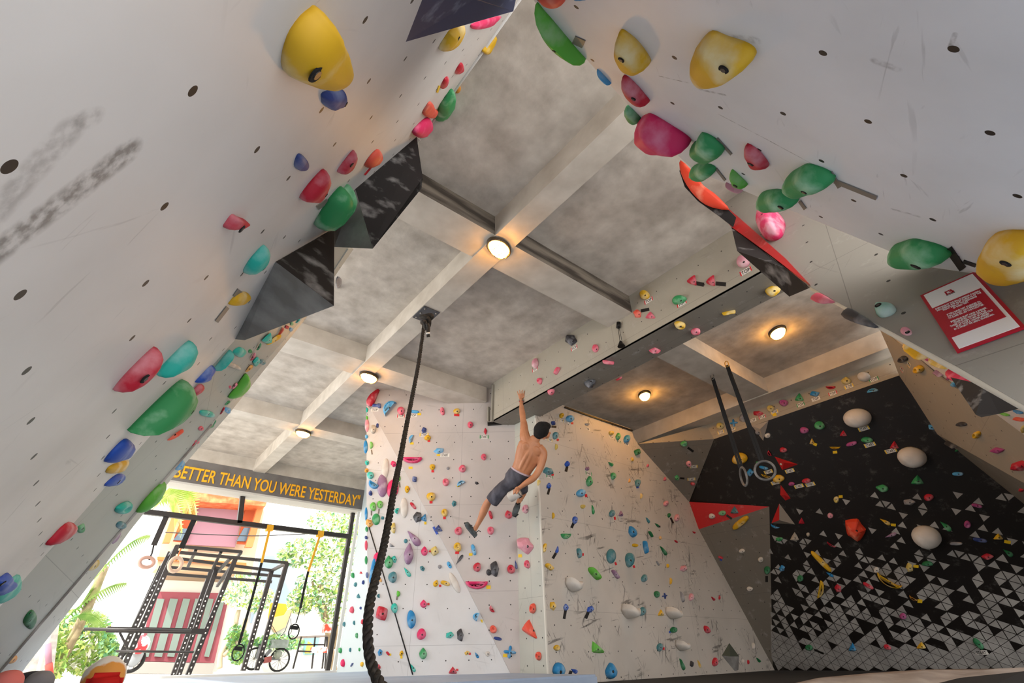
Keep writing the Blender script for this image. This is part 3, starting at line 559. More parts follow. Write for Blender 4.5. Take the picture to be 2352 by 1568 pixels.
DATA = {
'F3': 'f685,737,14,8,-50t e669,757,9,9b e671,744,8,8g s660,752,10,9r f647,761,20,9,-55c f630,781,40,16,-35y t617,779,24,26,20t f596,797,19,8,-58g f582,820,21,9,-58p s590,831,16,22,30t g604,832,13,15T f573,847,22,12,-45o e562,868,8,6r f540,887,18,9,-50p f523,926,16,9,-40g d524,942,18,14,50B f511,944,20,7,-58r f493,972,16,6,-60g f486,981,16,7,-30g e453,1015,12,9p f446,1021,12,8,-40r n268,1235,34,12,-55v j216,1300,36,22,-40Y j30,1516,28,18,-38o j415,1070,28,24,-50B',
'F2': 'q575,807,10,10g e529,889,8,8p b476,950,38,20,12t e462,984,13,12p q285,1167,42,30,-30t d188,1213,20,24,30g e279,1206,26,18,10T f404,1000,44,14,-35c',
'FA': 'e1480,677,24,22y e1560,688,34,22,-25g t1591,644,24,22,20r t1634,645,22,24,20r e1706,600,30,30P g1464,720,19,18c t1494,725,22,16p g1311,780,27,25,-20k e1367,800,16,18p b1279,851,19,15,-60p d1229,834,17,24,10P q1239,875,13,16p',
'SO': 'e1266,900,16,15p g1356,881,24,22k f1422,870,16,8,-25r b1397,832,28,11,8p t1504,806,26,14p q1561,747,26,19y e1598,762,22,17p b1674,718,32,11,-12y d1776,668,24,36,75y',
'W2': 'c892,935,40,42,130B e921,943,18,19p b952,945,21,10,5B b1016,944,19,13,80p e1049,944,15,14y e1080,975,13,15p g974,988,13,13n c943,1007,20,17,110B e982,1005,15,13y g1008,1035,23,13B s1115,990,7,15r e1111,1049,13,15p c947,1056,46,32,0h e993,1072,12,15y e1029,1075,7,7s e1062,1076,16,18p s952,1100,12,15n q1024,1107,16,17p c1058,1109,22,20,150B g1095,1109,9,7k e990,1140,20,21y g1043,1156,12,12T q1021,1177,15,18y q1053,1219,17,20p q1127,1218,16,18p b1127,1182,20,10,75r d1168,1181,18,20,-20r q1051,1256,18,21y b1088,1262,26,12,75B f1055,1285,28,10,-55k t1007,1214,18,16n e1096,1302,17,22r g1136,1306,22,32k e1123,1314,12,15k q1174,1307,18,21r f1185,1296,22,9,80n c1095,1343,52,38,0h c1129,1399,18,16,60r q1133,1445,16,19c b1143,1466,19,10,12n x1171,1497,26,27,15b',
'W3': 'q1206,1169,15,20P g1206,1252,36,38P q1210,1296,14,19p q1223,1397,16,23c w1216,1444,38,32,30c q1236,1506,14,21c g1231,1560,15,17r',
'W1': 'b867,977,11,8,90n j853,1022,17,12,-90l e857,985,15,20d e851,1091,15,18t c857,1114,26,30,30b n878,1115,24,53v n902,1122,27,44,8h g904,1065,14,13h e851,1132,9,12n j917,1098,14,9,-90l e935,1123,11,16y n885,1077,17,50,6w e857,1163,15,20l e873,1158,14,17l n864,1192,19,27g g848,1201,18,17,20o s879,1189,8,8T n928,1166,18,47w c911,1172,14,18,110t b949,1161,20,10,50r g959,1187,17,28k t974,1189,15,17,20b j903,1212,25,17,90Y f950,1235,44,26,50v d939,1271,22,50,5v e932,1242,9,10T w899,1252,11,9s d975,1265,16,22h s998,1265,19,22Y d893,1290,20,30g g905,1284,14,14t g970,1305,11,12T e1010,1301,8,10s b1032,1297,17,11,60B f935,1313,26,14,55t e902,1325,19,27T n868,1283,21,30h b856,1310,60,14,100b b873,1331,12,8,60o d1001,1339,12,17,20y b1023,1339,22,14,20y n1044,1338,16,52,-25w j915,1363,14,12,-90l s877,1408,29,36r e906,1396,16,22t e945,1422,21,41,-5b d973,1386,16,19h e968,1456,21,26h c869,1368,10,13,90T g1033,1458,17,16t g1057,1458,17,26k c1093,1415,20,26,110B d972,1500,18,27g g873,1498,12,14b b891,1500,11,8,50r g922,1500,10,12y f948,1533,22,12,60t d870,1531,9,13r t1040,1540,19,17r g1073,1499,12,10y f1095,1504,16,10,60b e1120,1501,10,13w j843,941,12,8,-90t j843,960,12,7,-90l n843,976,10,32P e842,1002,7,10B n840,1026,10,30b e843,1062,9,12t e842,1080,9,10o n841,1180,7,32b e842,1215,7,12g e841,1234,7,9n n841,1252,7,24p n841,1286,7,20g e843,1320,7,13n',
'W0': 't829,1315,7,6r e810,1321,9,12g e834,1337,7,10n e816,1342,8,10T t823,1369,9,11T d808,1400,11,16p g828,1396,5,8n e790,1433,7,11T e813,1430,6,10T e833,1428,9,13r e819,1459,7,12g e781,1493,9,14g e804,1492,6,10T e825,1491,6,8g d787,1522,11,18h b808,1526,11,6,-60n e831,1525,9,11y',
'W4': 'q1290,954,12,12y e1309,961,19,18B s1271,971,11,11n e1276,1000,15,17T j1278,1026,14,11,-90Y j1349,974,12,9s e1404,994,12,12Y d1420,1002,13,17g e1440,1008,16,19b s1464,1038,17,16G e1452,1055,8,10y d1303,1065,13,14N g1259,1082,21,20T j1238,1108,14,12,-90Y d1261,1115,12,14N g1349,1076,9,11v f1403,1065,14,12,40g e1409,1093,13,17g d1354,1105,17,24g t1446,1104,6,10o e1465,1109,15,17T e1334,1132,20,21B j1473,1139,13,9,-90y q1339,1163,12,10Y f1362,1170,22,11,80g e1406,1179,15,17T t1426,1180,11,13v j1271,1184,15,10,-90y e1488,1069,6,8p t1527,1100,8,9p e1530,1156,12,14P e1555,1189,13,17P f1488,1194,15,10,60T e1537,1183,8,11G e1321,1194,14,17N c1300,1231,25,27,0g b1251,1258,22,13,100y f1280,1262,17,12,100N u1330,1270,23,16,80T n1404,1277,23,34T e1447,1285,24,32T d1453,1220,20,27,-20b b1483,1256,30,16,80b b1459,1252,15,11,10y f1509,1205,13,9,40G b1495,1226,17,10,60G e1517,1235,7,8o f1524,1264,26,13,55G b1414,1318,26,14,55v b1366,1316,38,24,50l b1262,1301,22,17,40y e1480,1328,15,18T b1511,1293,13,7,60s e1534,1299,7,10y g1570,1305,15,16P j1541,1334,16,10,-90y e1509,1364,15,15G x1527,1368,12,13n f1567,1370,26,13,75s e1588,1371,13,17P f1594,1222,9,7,30r b1553,1243,10,6,40r g1270,1391,14,22y d1300,1394,13,16N g1356,1399,15,17N e1476,1404,17,20T t1518,1408,14,15y e1547,1446,16,16G e1516,1486,15,20T w1370,1488,28,28l q1279,1487,15,15y f1319,1540,18,15,30N d1284,1541,31,41,180b d1404,1540,29,38b f1567,1525,29,14,70G s1589,1524,10,15k e1624,1445,14,20,-20r f1606,1524,20,9,70y e1643,1520,15,21r e1731,1483,8,15w e1719,1520,6,10r f1742,1515,15,10,50G e1707,1518,7,10w f1638,1374,13,9,50r e1653,1372,5,10r',
'W5a': 'q1571,1019,16,14g e1582,1065,13,14P g1555,1097,12,11g e1591,1111,10,8r',
'W5r': 'e1635,1185,15,13w e1659,1178,17,12g t1687,1172,18,17T',
'W5b': 'b1701,1200,46,20,-38y e1704,1265,14,10w e1747,1285,12,13w e1722,1352,14,11w e1762,1309,15,18G b1655,1280,12,8,20r f1649,1316,11,7,60r',
'W6': 't1580,995,7,8r g1609,991,13,12P q1654,978,18,16Y x1685,971,17,16b g1707,959,17,22s g1741,949,21,13r q1770,938,18,15Y q1800,925,20,16m t1836,913,20,18g s1871,904,23,13b c1908,890,23,14r d1944,874,24,18Y D1984,865,31,22w',
'W8': 'q2073,825,26,16k q2109,848,27,21y j2208,974,28,16,180k q2243,998,20,20y s2290,1034,34,14m g2340,1070,44,22r',
'W8b': 's2208,1052,12,10,20w b2184,1020,30,9,28k f2193,1034,16,9,20G s2345,1126,14,10,20r',
'W7': 'c2004,896,27,17,170B D1969,960,66,45w e1882,977,24,20g e1847,988,20,16m t1937,996,16,14r t1865,1014,11,14y c1918,1028,25,14,0y b1956,1019,26,13,-15m e1991,1010,28,14g t2054,1023,20,18r D2095,1050,70,48,10w e1699,1053,37,27y c1767,1041,14,17,60r e1799,1033,17,13r e1798,1064,15,9w s1723,1085,16,18b b1754,1074,22,10,15b c1762,1094,30,14,15y e1788,1099,28,18y e1818,1111,15,9m e1852,1104,20,12r q1921,1147,12,16Y e1907,1184,13,13P t1841,1197,13,15r g1964,1215,46,50O t1825,1233,19,20d e1856,1227,9,9d j1790,1238,17,14g c1780,1209,22,16,20b e1763,1000,13,12w e1742,992,15,13s s2139,981,16,12,30B t2107,1103,28,22g d2026,1121,18,30,-80g e2133,1142,24,16r b2200,1088,26,12B b2244,1161,26,11,12m g2088,1153,24,16s D2128,1233,72,52,15w f2172,1208,34,18,40g q2222,1204,17,17m f2033,1198,28,13,30y f2046,1229,28,13,-20v b2251,1240,34,13,10n t2293,1233,22,15y f2315,1269,28,17,35G s2268,1278,28,15r j2130,1294,27,18,180G g2089,1303,17,20Y c2040,1335,66,40,30y e2013,1309,13,14w b1994,1345,28,12,30r b2196,1248,30,11s c1909,1251,24,14,30r b1886,1289,66,16,45y f1906,1319,20,10,30b c1886,1354,42,26,-80y g1925,1351,15,20r e1838,1328,15,15G g1796,1305,15,13b c2097,1374,22,16,30o e2074,1415,16,15m t1958,1487,17,20b e2038,1486,18,12,20r t2116,1483,21,17y b2247,1478,34,18,45G e1858,1487,18,14,20G j1742,1062,12,8g',
'W9': 'f2059,772,20,10,30l e2084,803,12,8b n2129,826,13,7,25m b2155,857,24,11,35v e2178,868,12,10m e2190,884,15,15B f2306,951,28,12,18l f2338,946,26,13,20b b2342,963,34,13,10c e2350,985,15,18Y',
'P3': 'e2081,760,29,21P n1688,512,14,20P',
}
for w_, s_ in DATA.items():
    for tk in s_.split(): token_hold(w_, tk)
C = custom
C('P1', 'y', [(738,13),(753,19),(763,43),(784,66),(801,102),(813,143),(812,166),(799,189),(779,204),(753,210),(722,204),(692,194),(659,184),(646,168),(645,145),(654,110),(671,74),(702,38),(728,20)], 'ridged', 'largest yellow hold with two screw holes on the near left wall', .5, [(726,170,.022),(717,83,.01)], (758,110), k=2)
C('P1', 'n', [(742,211),(787,203),(797,225),(795,245),(762,258),(745,250),(740,235)], 'faceted', 'navy blue hold tucked under the largest yellow hold at left', .5, [(795,240,.009)])
C('P1', 'y', [(1010,115),(1025,80),(1035,68),(1068,58),(1066,85),(1055,105),(1035,116)], 'teardrop', 'chalky yellow hold just below the navy triangular volume', .4, [(1052,88,.012)])
C('P1', 'h', [(1081,60),(1090,52),(1149,36),(1143,50),(1130,62),(1105,68),(1085,68)], 'elongated', 'hot pink hold under the right corner of the navy volume', .35, [])
C('P1', 'y', [(1142,78),(1146,105),(1138,122),(1125,127),(1110,122),(1107,115),(1122,100)], 'teardrop', 'yellow hold on the ceiling edge of the left wall', .4, [(1128,112,.01)])
C('P1', 'r', [(1059,143),(1068,158),(1063,167),(1046,170),(1048,158)], 'faceted', 'small red hold nearest the ceiling on the left wall', .4, [])
C('P1', 'r', [(1012,200),(1020,180),(1032,178),(1030,195),(1018,204)], 'blocky', 'small red hold with yellow tape high on the left wall', .4, [])
C('P1', 'o', [(1057,195),(1064,215),(1060,232),(1048,235),(1045,210)], 'round', 'orange hold behind the green one at the ceiling edge', .4, [])
C('P1', 'g', [(1042,206),(1046,230),(1040,255),(1022,276),(1000,276),(1005,255),(1010,240),(1030,215)], 'half-moon', 'bright green half-moon hold beside the coral one at the ceiling edge', .4, [(1014,254,.008)])
C('P1', 'c', [(990,232),(1000,250),(1007,255),(1000,270),(985,272),(970,262),(978,245)], 'faceted', 'coral hold between the green and magenta holds at the ceiling edge', .4, [])
C('P1', 'h', [(978,270),(993,280),(992,300),(980,315),(960,316),(948,305),(955,290)], 'rounded', 'magenta hold directly above the long black volume', .45, [])
C('P1', 'n', [(687,352),(700,358),(711,375),(705,392),(690,395),(676,385),(678,368)], 'teardrop', 'small navy hold left of the red and coral holds', .45, [])
C('P1', 'r', [(812,345),(820,362),(815,385),(800,398),(782,398),(775,392),(790,368)], 'half-moon', 'red and white half-moon hold beside the striped coral hold', .4, [(808,379,.013)])
C('P1', 'c', [(866,342),(881,358),(875,375),(860,384),(840,384),(845,365)], 'striped', 'ribbed coral hold at the upper edge of the long black volume', .4, [])
C('P1', 'r', [(747,390),(756,410),(752,440),(735,467),(712,465),(688,455),(700,432),(725,405)], 'half-moon', 'large chalky red hold up-left of the big green hold', .42, [(746,446,.01)])
C('P1', 'g', [(783,430),(800,440),(812,432),(816,455),(805,485),(785,515),(755,528),(728,522),(735,495),(755,455)], 'leaf-shaped', 'large pale green leaf-shaped hold between red hold and black volume', .42, [(781,455,.01)])
C('P1', 'r', [(538,490),(555,500),(575,512),(568,520),(545,530),(516,534),(525,510)], 'wedge', 'small red wedge hold standing alone above the turquoise hold', .6, [(553,524,.014)], (562,512))
C('P1', 't', [(608,563),(618,580),(617,605),(600,622),(563,628),(570,600),(588,578)], 'wedge', 'turquoise wedge hold left of the grey pyramid volume', .45, [(606,616,.012)])
C('P1', 'y', [(530,695),(540,680),(560,668),(577,680),(572,692),(555,703),(528,704)], 'teardrop', 'small yellow hold crossed by grey tape on the left wall', .45, [])
C('P1', 'r', [(358,796),(367,814),(366,839),(352,862),(316,890),(273,903),(269,895),(288,860),(329,816)], 'leaf-shaped', 'large dark red leaf-shaped hold left of the turquoise scoop', .4, [(332,869,.018),(352,824,.008)], k=3)
C('P1', 't', [(439,783),(446,796),(441,816),(429,844),(406,860),(365,865),(365,852),(390,821),(418,793)], 'scooped', 'turquoise scooped hold right of the large dark red hold', .45, [(392,851,.008)])
C('P1', 'g', [(421,869),(434,880),(444,908),(434,941),(408,969),(370,987),(304,995),(306,987),(339,946),(393,888)], 'dome', 'largest green dome hold with small dots on the left wall', .45, [(431,940,.012)])
C('P1', 'N', [(286,1006),(304,1015),(310,1031),(298,1054),(270,1061),(242,1063),(255,1038)], 'rounded', 'blue and white marbled hold above the yellow one at left', .4, [])
C('P1', 'y', [(258,1066),(296,1057),(286,1082),(262,1088),(245,1088),(245,1079)], 'faceted', 'yellow hold sandwiched between two blue holds at left', .4, [])
C('P1', 'N', [(283,1084),(296,1097),(286,1110),(262,1117),(240,1117),(255,1099),(268,1089)], 'wedge', 'plain royal blue wedge hold under the yellow one at left', .4, [(272,1106,.014)])
C('P1', 'r', [(161,1197),(180,1212),(166,1231),(143,1248),(107,1254),(122,1233),(142,1208)], 'wedge', 'big red wedge hold low on the left wall edge', .4, [(148,1219,.012)], k=2)
C('P1', 't', [(40,1318),(50,1335),(48,1355),(30,1375),(0,1388),(-15,1380),(0,1350)], 'rounded', 'turquoise hold behind the blue one at the left image edge', .25, [])
C('P1', 'N', [(0,1325),(20,1313),(28,1330),(40,1338),(38,1352),(15,1365),(-10,1370),(-12,1335)], 'faceted', 'lowest marbled blue hold at the left image edge', .5, [(8,1341,.014)])
C('F2', 'N', [(479,837),(494,845),(485,862),(482,875),(465,882),(443,877),(450,865),(465,850)], 'split', 'royal blue two-part hold on the left panel seam', .4, [(477,855,.01)])
C('F2', 't', [(530,804),(533,815),(525,832),(510,845),(492,851),(500,838),(515,815)], 'wedge', 'turquoise wedge hold next to the royal blue two-part hold', .4, [(523,819,.008)])
C('F2', 'r', [(462,882),(471,890),(462,904),(444,911),(441,900),(452,885)], 'faceted', 'red hold half hidden by the largest green dome hold', .4, [])
C('F2', 't', [(550,796),(566,805),(558,818),(548,822),(534,810)], 'square', 'turquoise square hold above the beige ledge', .4, [])
C('F2', 'd', [(520,828),(545,838),(555,847),(550,850),(535,845),(516,836)], 'ledge', 'beige ledge hold below the turquoise square', .5, [])
C('F2', 'G', [(75,1400),(85,1412),(84,1430),(72,1446),(53,1430),(60,1412)], 'leaf-shaped', 'green leaf-shaped hold with three dots low on the left panel', .35, [(73,1409,.008),(70,1424,.008),(68,1437,.008)])
C('F3', 'l', [(566,857),(576,880),(574,893),(560,907),(540,914),(525,913),(540,892),(555,870)], 'dome', 'lime green dome hold on the left wall edge against the ceiling', .4, [])
C('F3', 'l', [(377,1105),(378,1130),(363,1153),(337,1172),(316,1178),(335,1143)], 'dome', 'lime green dome hold on the left wall edge against the opening', .4, [])
C('P2', 'c', [(1240,0),(1236,-20),(1300,-18),(1299,5),(1290,18),(1265,22),(1250,15)], 'ribbed', 'ribbed coral hold at the very top of the right overhang', .4, [(1236,4,.008)])
C('P2', 'b', [(1318,2),(1316,-14),(1350,-16),(1356,-2),(1335,4)], 'rounded', 'sliver of a blue hold at the top image border', .4, [])
C('P2', 'l', [(1231,8),(1245,25),(1270,50),(1300,85),(1325,115),(1348,138),(1335,142),(1305,138),(1280,120),(1255,90),(1238,50)], 'long', 'long lime green hold on the upper edge of the right overhang', .4, [(1276,111,.01)], kind='e')
C('P2', 'y', [(1417,75),(1437,77),(1465,94),(1486,120),(1497,145),(1481,161),(1455,170),(1430,163),(1412,140),(1405,112)], 'domed', 'smaller of the two yellow dome holds at the top of the right overhang', .5, [(1430,132,.014),(1462,144,.008)])
C('P2', 'y', [(1621,71),(1659,87),(1705,105),(1731,122),(1740,143),(1726,161),(1685,186),(1634,204),(1603,202),(1583,168),(1580,135),(1593,100)], 'domed', 'large chalky yellow hold with a bright bolt at the top right', .5, [(1663,158,.017),(1695,145,.008)])
C('P2', 'B', [(1369,162),(1380,166),(1403,190),(1395,195),(1378,182)], 'sliver', 'light blue sliver hold at the overhang edge against the ceiling', .4, [])
C('P2', 'r', [(1428,177),(1445,179),(1468,199),(1481,217),(1492,235),(1475,241),(1455,240),(1435,222),(1427,199)], 'leaf-shaped', 'chalky red leaf-shaped hold above the big pink hold', .4, [(1455,226,.014)])
C('P2', 'g', [(1444,243),(1472,272),(1470,280),(1455,286),(1440,278),(1431,258)], 'blocky', 'green hold peeking out beside the big pink hold', .4, [])
C('P2', 'h', [(1492,260),(1511,268),(1542,291),(1570,314),(1581,334),(1570,346),(1542,346),(1511,353),(1481,344),(1458,316),(1460,291),(1475,273)], 'smooth', 'big smooth hot pink hold on the right overhang', .5, [(1506,276,.008),(1545,310,.008)])
C('P2', 'g', [(1611,304),(1639,314),(1664,344),(1634,375),(1613,379),(1590,367),(1584,342),(1600,327)], 'pinch', 'upper green pinch hold right of the big pink hold', .5, [])
C('P2', 'g', [(1597,376),(1632,378),(1646,397),(1623,417),(1601,415),(1581,397)], 'pinch', 'lower green pinch hold overlapping the red strip', .5, [(1617,385,.01)])
C('P2', 'r', [(1714,332),(1746,347),(1766,380),(1748,389),(1725,388),(1713,367),(1709,352)], 'leaf-shaped', 'red hold alone on the white overhang above small green hold', .4, [(1725,375,.016)])
C('P2', 'l', [(1679,391),(1693,398),(1718,423),(1702,430),(1682,427),(1676,409)], 'domed', 'small bright green dome hold above the pink sliver', .5, [(1690,425,.014)])
C('P2', 'P', [(1668,418),(1685,428),(1705,437),(1702,440),(1685,438),(1670,428)], 'sliver', 'pale pink sliver hold under the small bright green one', .4, [])
C('P2', 'g', [(1749,484),(1736,464),(1746,443),(1780,433),(1805,443),(1836,469),(1818,479),(1772,488)], 'rounded', 'green hold with black hole resting above the round pink hold', .5, [(1788,462,.01),(1793,476,.016)])
C('P2', 'g', [(1846,376),(1870,382),(1905,400),(1922,424),(1882,443),(1836,456),(1810,448),(1794,425),(1805,403),(1825,388)], 'rounded', 'largest green hold next to crossed brown tape on the overhang', .5, [(1850,437,.014)])
C('P2', 'g', [(2088,547),(2114,552),(2157,569),(2187,598),(2139,615),(2096,620),(2062,615),(2039,593),(2040,574),(2057,562)], 'egg-shaped', 'egg-shaped green hold with two dark holes beside the yellow disc', .5, [(2117,570,.012),(2107,607,.02)])
C('P2', 'y', [(2262,545),(2289,530),(2329,527),(2390,535),(2412,585),(2400,635),(2352,658),(2312,659),(2274,645),(2250,619),(2244,588)], 'round', 'big round yellow hold cut by the right image edge', .5, [(2315,599,.016)])
C('P3', 'h', [(1736,490),(1750,482),(1785,484),(1803,500),(1805,525),(1795,543),(1770,550),(1745,543),(1731,520)], 'ball', 'round pink and white ball-like hold above the grey wall', .6, [(1757,501,.007),(1787,533,.008)], mat=noisy('marbled_pink_resin', 'dc2f68', 'e9a3b5', 9.0, .42, .6, .5))
C('P3', 'T', [(2011,695),(2029,693),(2052,695),(2058,709),(2047,723),(2024,730),(2011,720)], 'rounded', 'pale teal hold with black bolt left of the sign', .4, [(2018,702,.014),(2048,708,.008)], mat=noisy('pale_teal_resin', '7fb8ac', 'c3d6cd', 6))
C('PB', 'O', [(1563,367),(1561,386),(1569,410),(1586,438),(1609,462),(1635,476),(1675,482),(1660,462),(1640,443),(1615,425),(1590,392)], 'blade', 'long curved orange-red blade hold at the head of the red strip', .3, [], k=2)
C('P3', 'p', [(1860,686),(1871,674),(1884,672),(1917,692),(1900,695),(1884,696)], 'teardrop', 'pink teardrop hold below the long black volume end', .3, [], k=2)
C('P3', 'k', [(1930,722),(1946,706),(1970,716),(2018,750),(1990,748),(1950,735)], 'rough', 'dark marbled rough hold under the grey sign wall edge', .3, [], k=2)
C('W9', 'y', [(2081,780),(2102,794),(2132,817),(2135,826),(2114,814),(2093,803)], 'dome', 'first long yellow dome hold on the bright strip right of the board', .4, [], k=2)
C('W9', 'Y', [(2136,814),(2155,824),(2194,844),(2175,843),(2150,838),(2138,833)], 'dome', 'second long yellow dome hold nearer the dark triangular volume', .4, [], k=2)
C('W9', 'h', [(2171,855),(2181,844),(2203,847),(2236,867),(2263,884),(2249,882),(2217,870),(2183,866)], 'dome', 'long pink and white hold over the dark triangular volume', .5, [], k=2)
C('W2', 'r', [(871,892),(868,905),(858,930),(845,932),(840,922),(850,905)], 'fin', 'red fin hold at the top left corner of the centre wall', .4, [], k=2)
C('W2', 'n', [(855,927),(870,928),(870,926),(875,926),(875,937),(869,937),(868,934),(855,934)], 'bracket', 'navy bracket-like hold left of the light blue crescent', .4, [], k=1)
for cx_, cy_, k_, lb_ in ((1318, 1342, 1.0, 'upper'), (1448, 1404, 1.05, 'lower left'), (1547, 1408, .9, 'lower middle'), (1567, 1482, .8, 'lowest')):
    C('W4', 'w', [(cx_ + x*k_, cy_ + y*k_) for x, y in ((-13,-21),(-5,-12),(4,-7),(16,-12),(18,2),(12,16),(0,22),(-11,13),(-18,-1),(-16,-12))], 'horn-shaped', lb_ + ' of the four white horn-shaped macros on the scuffed back wall', .75, [], (cx_ + 3*k_, cy_ + 5*k_))
C('P1', 's', [(730,600),(745,610),(752,628),(747,640),(736,632),(728,612)], 'small', 'grey hold bolted on the grey pyramid volume', .3, [], k=2).location += V(P1.n * .2)

# ---- tape strips and route tags
def tape(wall, cx, cy, w, h, r, m, nm='tape_strip'):
    pl = PL[wall]; a = math.radians(r); q = [(cx + (x*w*math.cos(a) - y*h*math.sin(a)) / 2, cy + (x*w*math.sin(a) + y*h*math.cos(a)) / 2) for x, y in ((-1,-1),(1,-1),(1,1),(-1,1))]
    P = [pl.hit(*p) for p in q]; c = sum(P) / 4; bm = bmesh.new(); f = [bm.verts.new(V(p - c + pl.n * .0045)) for p in P]; b = [bm.verts.new(V(p - c + pl.n * .0005)) for p in P]
    bm.faces.new(f); bm.faces.new(b[::-1])
    for i in range(4): bm.faces.new((f[i], b[i], b[(i+1) % 4], f[(i+1) % 4]))
    bmesh.ops.recalc_face_normals(bm, faces=bm.faces); o = from_bm(nm, bm, MAT['tape_' + m]); o.location = V(c); o['category'] = 'tape'; o['group'] = 'route tapes on the ' + WALLN[wall]
    cn = {'k': 'black', 's': 'grey', 'r': 'red', 'y': 'yellow', 'b': 'blue'}[m]
    TAPES.append(dict(o=o, wall=wall, base=f'{cn} {"tape strip" if max(w, h) > 11 else "tape patch"} on the {WALLN[wall]}', x=cx, y=cy)); return o
TD = {'FA': '1607,652,20,9,12k 1656,652,23,9,6k 1482,712,19,7,-12k', 'W4': '1272,980,11,5,5k 1301,1077,6,12,15k 1260,1128,5,15,15k 1315,1206,6,13,25k 1273,1276,6,14,30k 1297,1411,6,20,10k 1348,1412,7,17,22k 1308,1550,7,21,20k 1281,1010,5,5,45r 1269,1090,5,5,20r 1346,1138,5,7,-10r 1412,1190,4,7,-10r 1338,1273,5,6,0r 1414,1294,4,7,-20r 1456,1301,4,6,-20r 1524,1489,4,6,0r 1314,972,5,5,0r 1543,1195,4,14,-25k 1514,1209,5,4,0k 1538,1451,4,5,0b 1464,1119,5,4,0b',
      'W2': '1049,953,12,5,5r 985,1012,6,5,0r 994,1082,6,5,0r 990,1153,7,6,0r 1021,1189,6,6,0r 1050,1269,9,6,0r 963,951,8,5,0y 946,1018,8,5,0y 1007,1045,8,4,0y 943,1074,9,5,0y 1052,1116,7,4,0y 1081,1273,8,6,0y 1122,1348,10,8,0y 1105,1426,7,7,0y 1160,1505,9,7,0y 1000,1218,5,19,-28b',
      'W1': '977,1201,5,6,0y 854,1038,3,11,-8s 918,1113,3,12,-8s 853,1178,3,11,0s 870,1174,3,11,8s 988,1266,6,4,0r 1011,1345,5,5,0r 984,1387,5,5,0r 939,1123,5,5,0r 912,1373,4,9,12s 1079,1501,5,5,0r 1050,1538,5,5,0r 922,1509,5,6,0y 896,1503,5,5,0y', 'W3': '1195,1276,8,7,0y',
      'W5a': '1586,1032,16,5,35k 1567,1098,10,4,5k', 'W5r': '1675,1187,15,5,35k', 'W5b': '1761,1329,6,14,0k 1656,1285,6,4,20b', 'W6': '1574,1004,6,4,-15b 1779,952,9,7,-15y',
      'W7': '1872,1020,9,6,20y 1918,1038,10,6,-5y 1931,1140,9,6,-5y 2052,1205,11,6,5y 2314,1244,15,7,10y 2104,1300,12,6,5y 2113,1380,11,8,5y 1881,1496,24,4,24k',
      'P2': '1330,95,26,18,25s 1664,335,5,50,-42s 1656,400,5,34,-38s 1844,470,7,22,-36s 1919,412,9,40,-32s 1966,434,104,9,22s 2196,593,16,58,-35k 2228,604,30,7,19k', 'P1': '545,674,14,20,35s 509,721,8,42,38s 848,388,3,34,40r 1006,204,4,16,20y 740,468,30,10,-35s 925,1228,1,1,0s'}
for w_, s_ in TD.items():
    for t in s_.split():
        f = [float(q) for q in t[:-1].split(',')]
        if f[2] > 1: tape(w_, *f, t[-1])
# long black tape line down the bright panel
_p = [(847, 1208), (893, 1360), (948, 1549)]
o = tubes('tape_strip', [[W1.hit(x, y, .002) for x, y in _p]], .008, MAT['tape_k']); tag(o, 'long thin black tape line running down the bright centre-left panel', 'tape')

_txt = {}
def text_mesh(s, width=None, height=None, extrude=.0006, xs=1.0, bold=.012):
    key = (s, width, height, extrude)
    if key in _txt: return _txt[key]
    cu = bpy.data.curves.new('text', 'FONT'); cu.body = s; cu.align_x = 'CENTER'; cu.align_y = 'CENTER'; cu.extrude = extrude * 10; cu.resolution_u = 3; cu.offset = bold; cu.space_line = 1.0
    ob = bpy.data.objects.new('text', cu); COL.objects.link(ob); bpy.context.view_layer.update()
    me = bpy.data.meshes.new_from_object(ob.evaluated_get(bpy.context.evaluated_depsgraph_get())); bpy.data.objects.remove(ob); bpy.data.curves.remove(cu)
    co = np.array([v.co[:] for v in me.vertices]); mn, mx = co.min(0), co.max(0); c = (mn + mx) / 2
    sx = width / (mx[0] - mn[0]) if width else None; sy = height / (mx[1] - mn[1]) if height else None
    sx = sx or sy * xs; sy = sy or sx
    for v in me.vertices: v.co = V(((v.co.x - c[0]) * sx, (v.co.y - c[1]) * sy, extrude * (1 if v.co.z > 0 else -1)))
    _txt[key] = me; return me
def plane_frame(pl, c, flip=False):
    r = pl.e1; a = M.T @ (c - CAM); b = M.T @ (c + r * .05 - CAM)
    if b[0] / b[2] < a[0] / a[2]: r = -r
    u = np.cross(pl.n, r); m = Matrix(((r[0], u[0], pl.n[0], 0), (r[1], u[1], pl.n[1], 0), (r[2], u[2], pl.n[2], 0), (0, 0, 0, 1)))
    return m
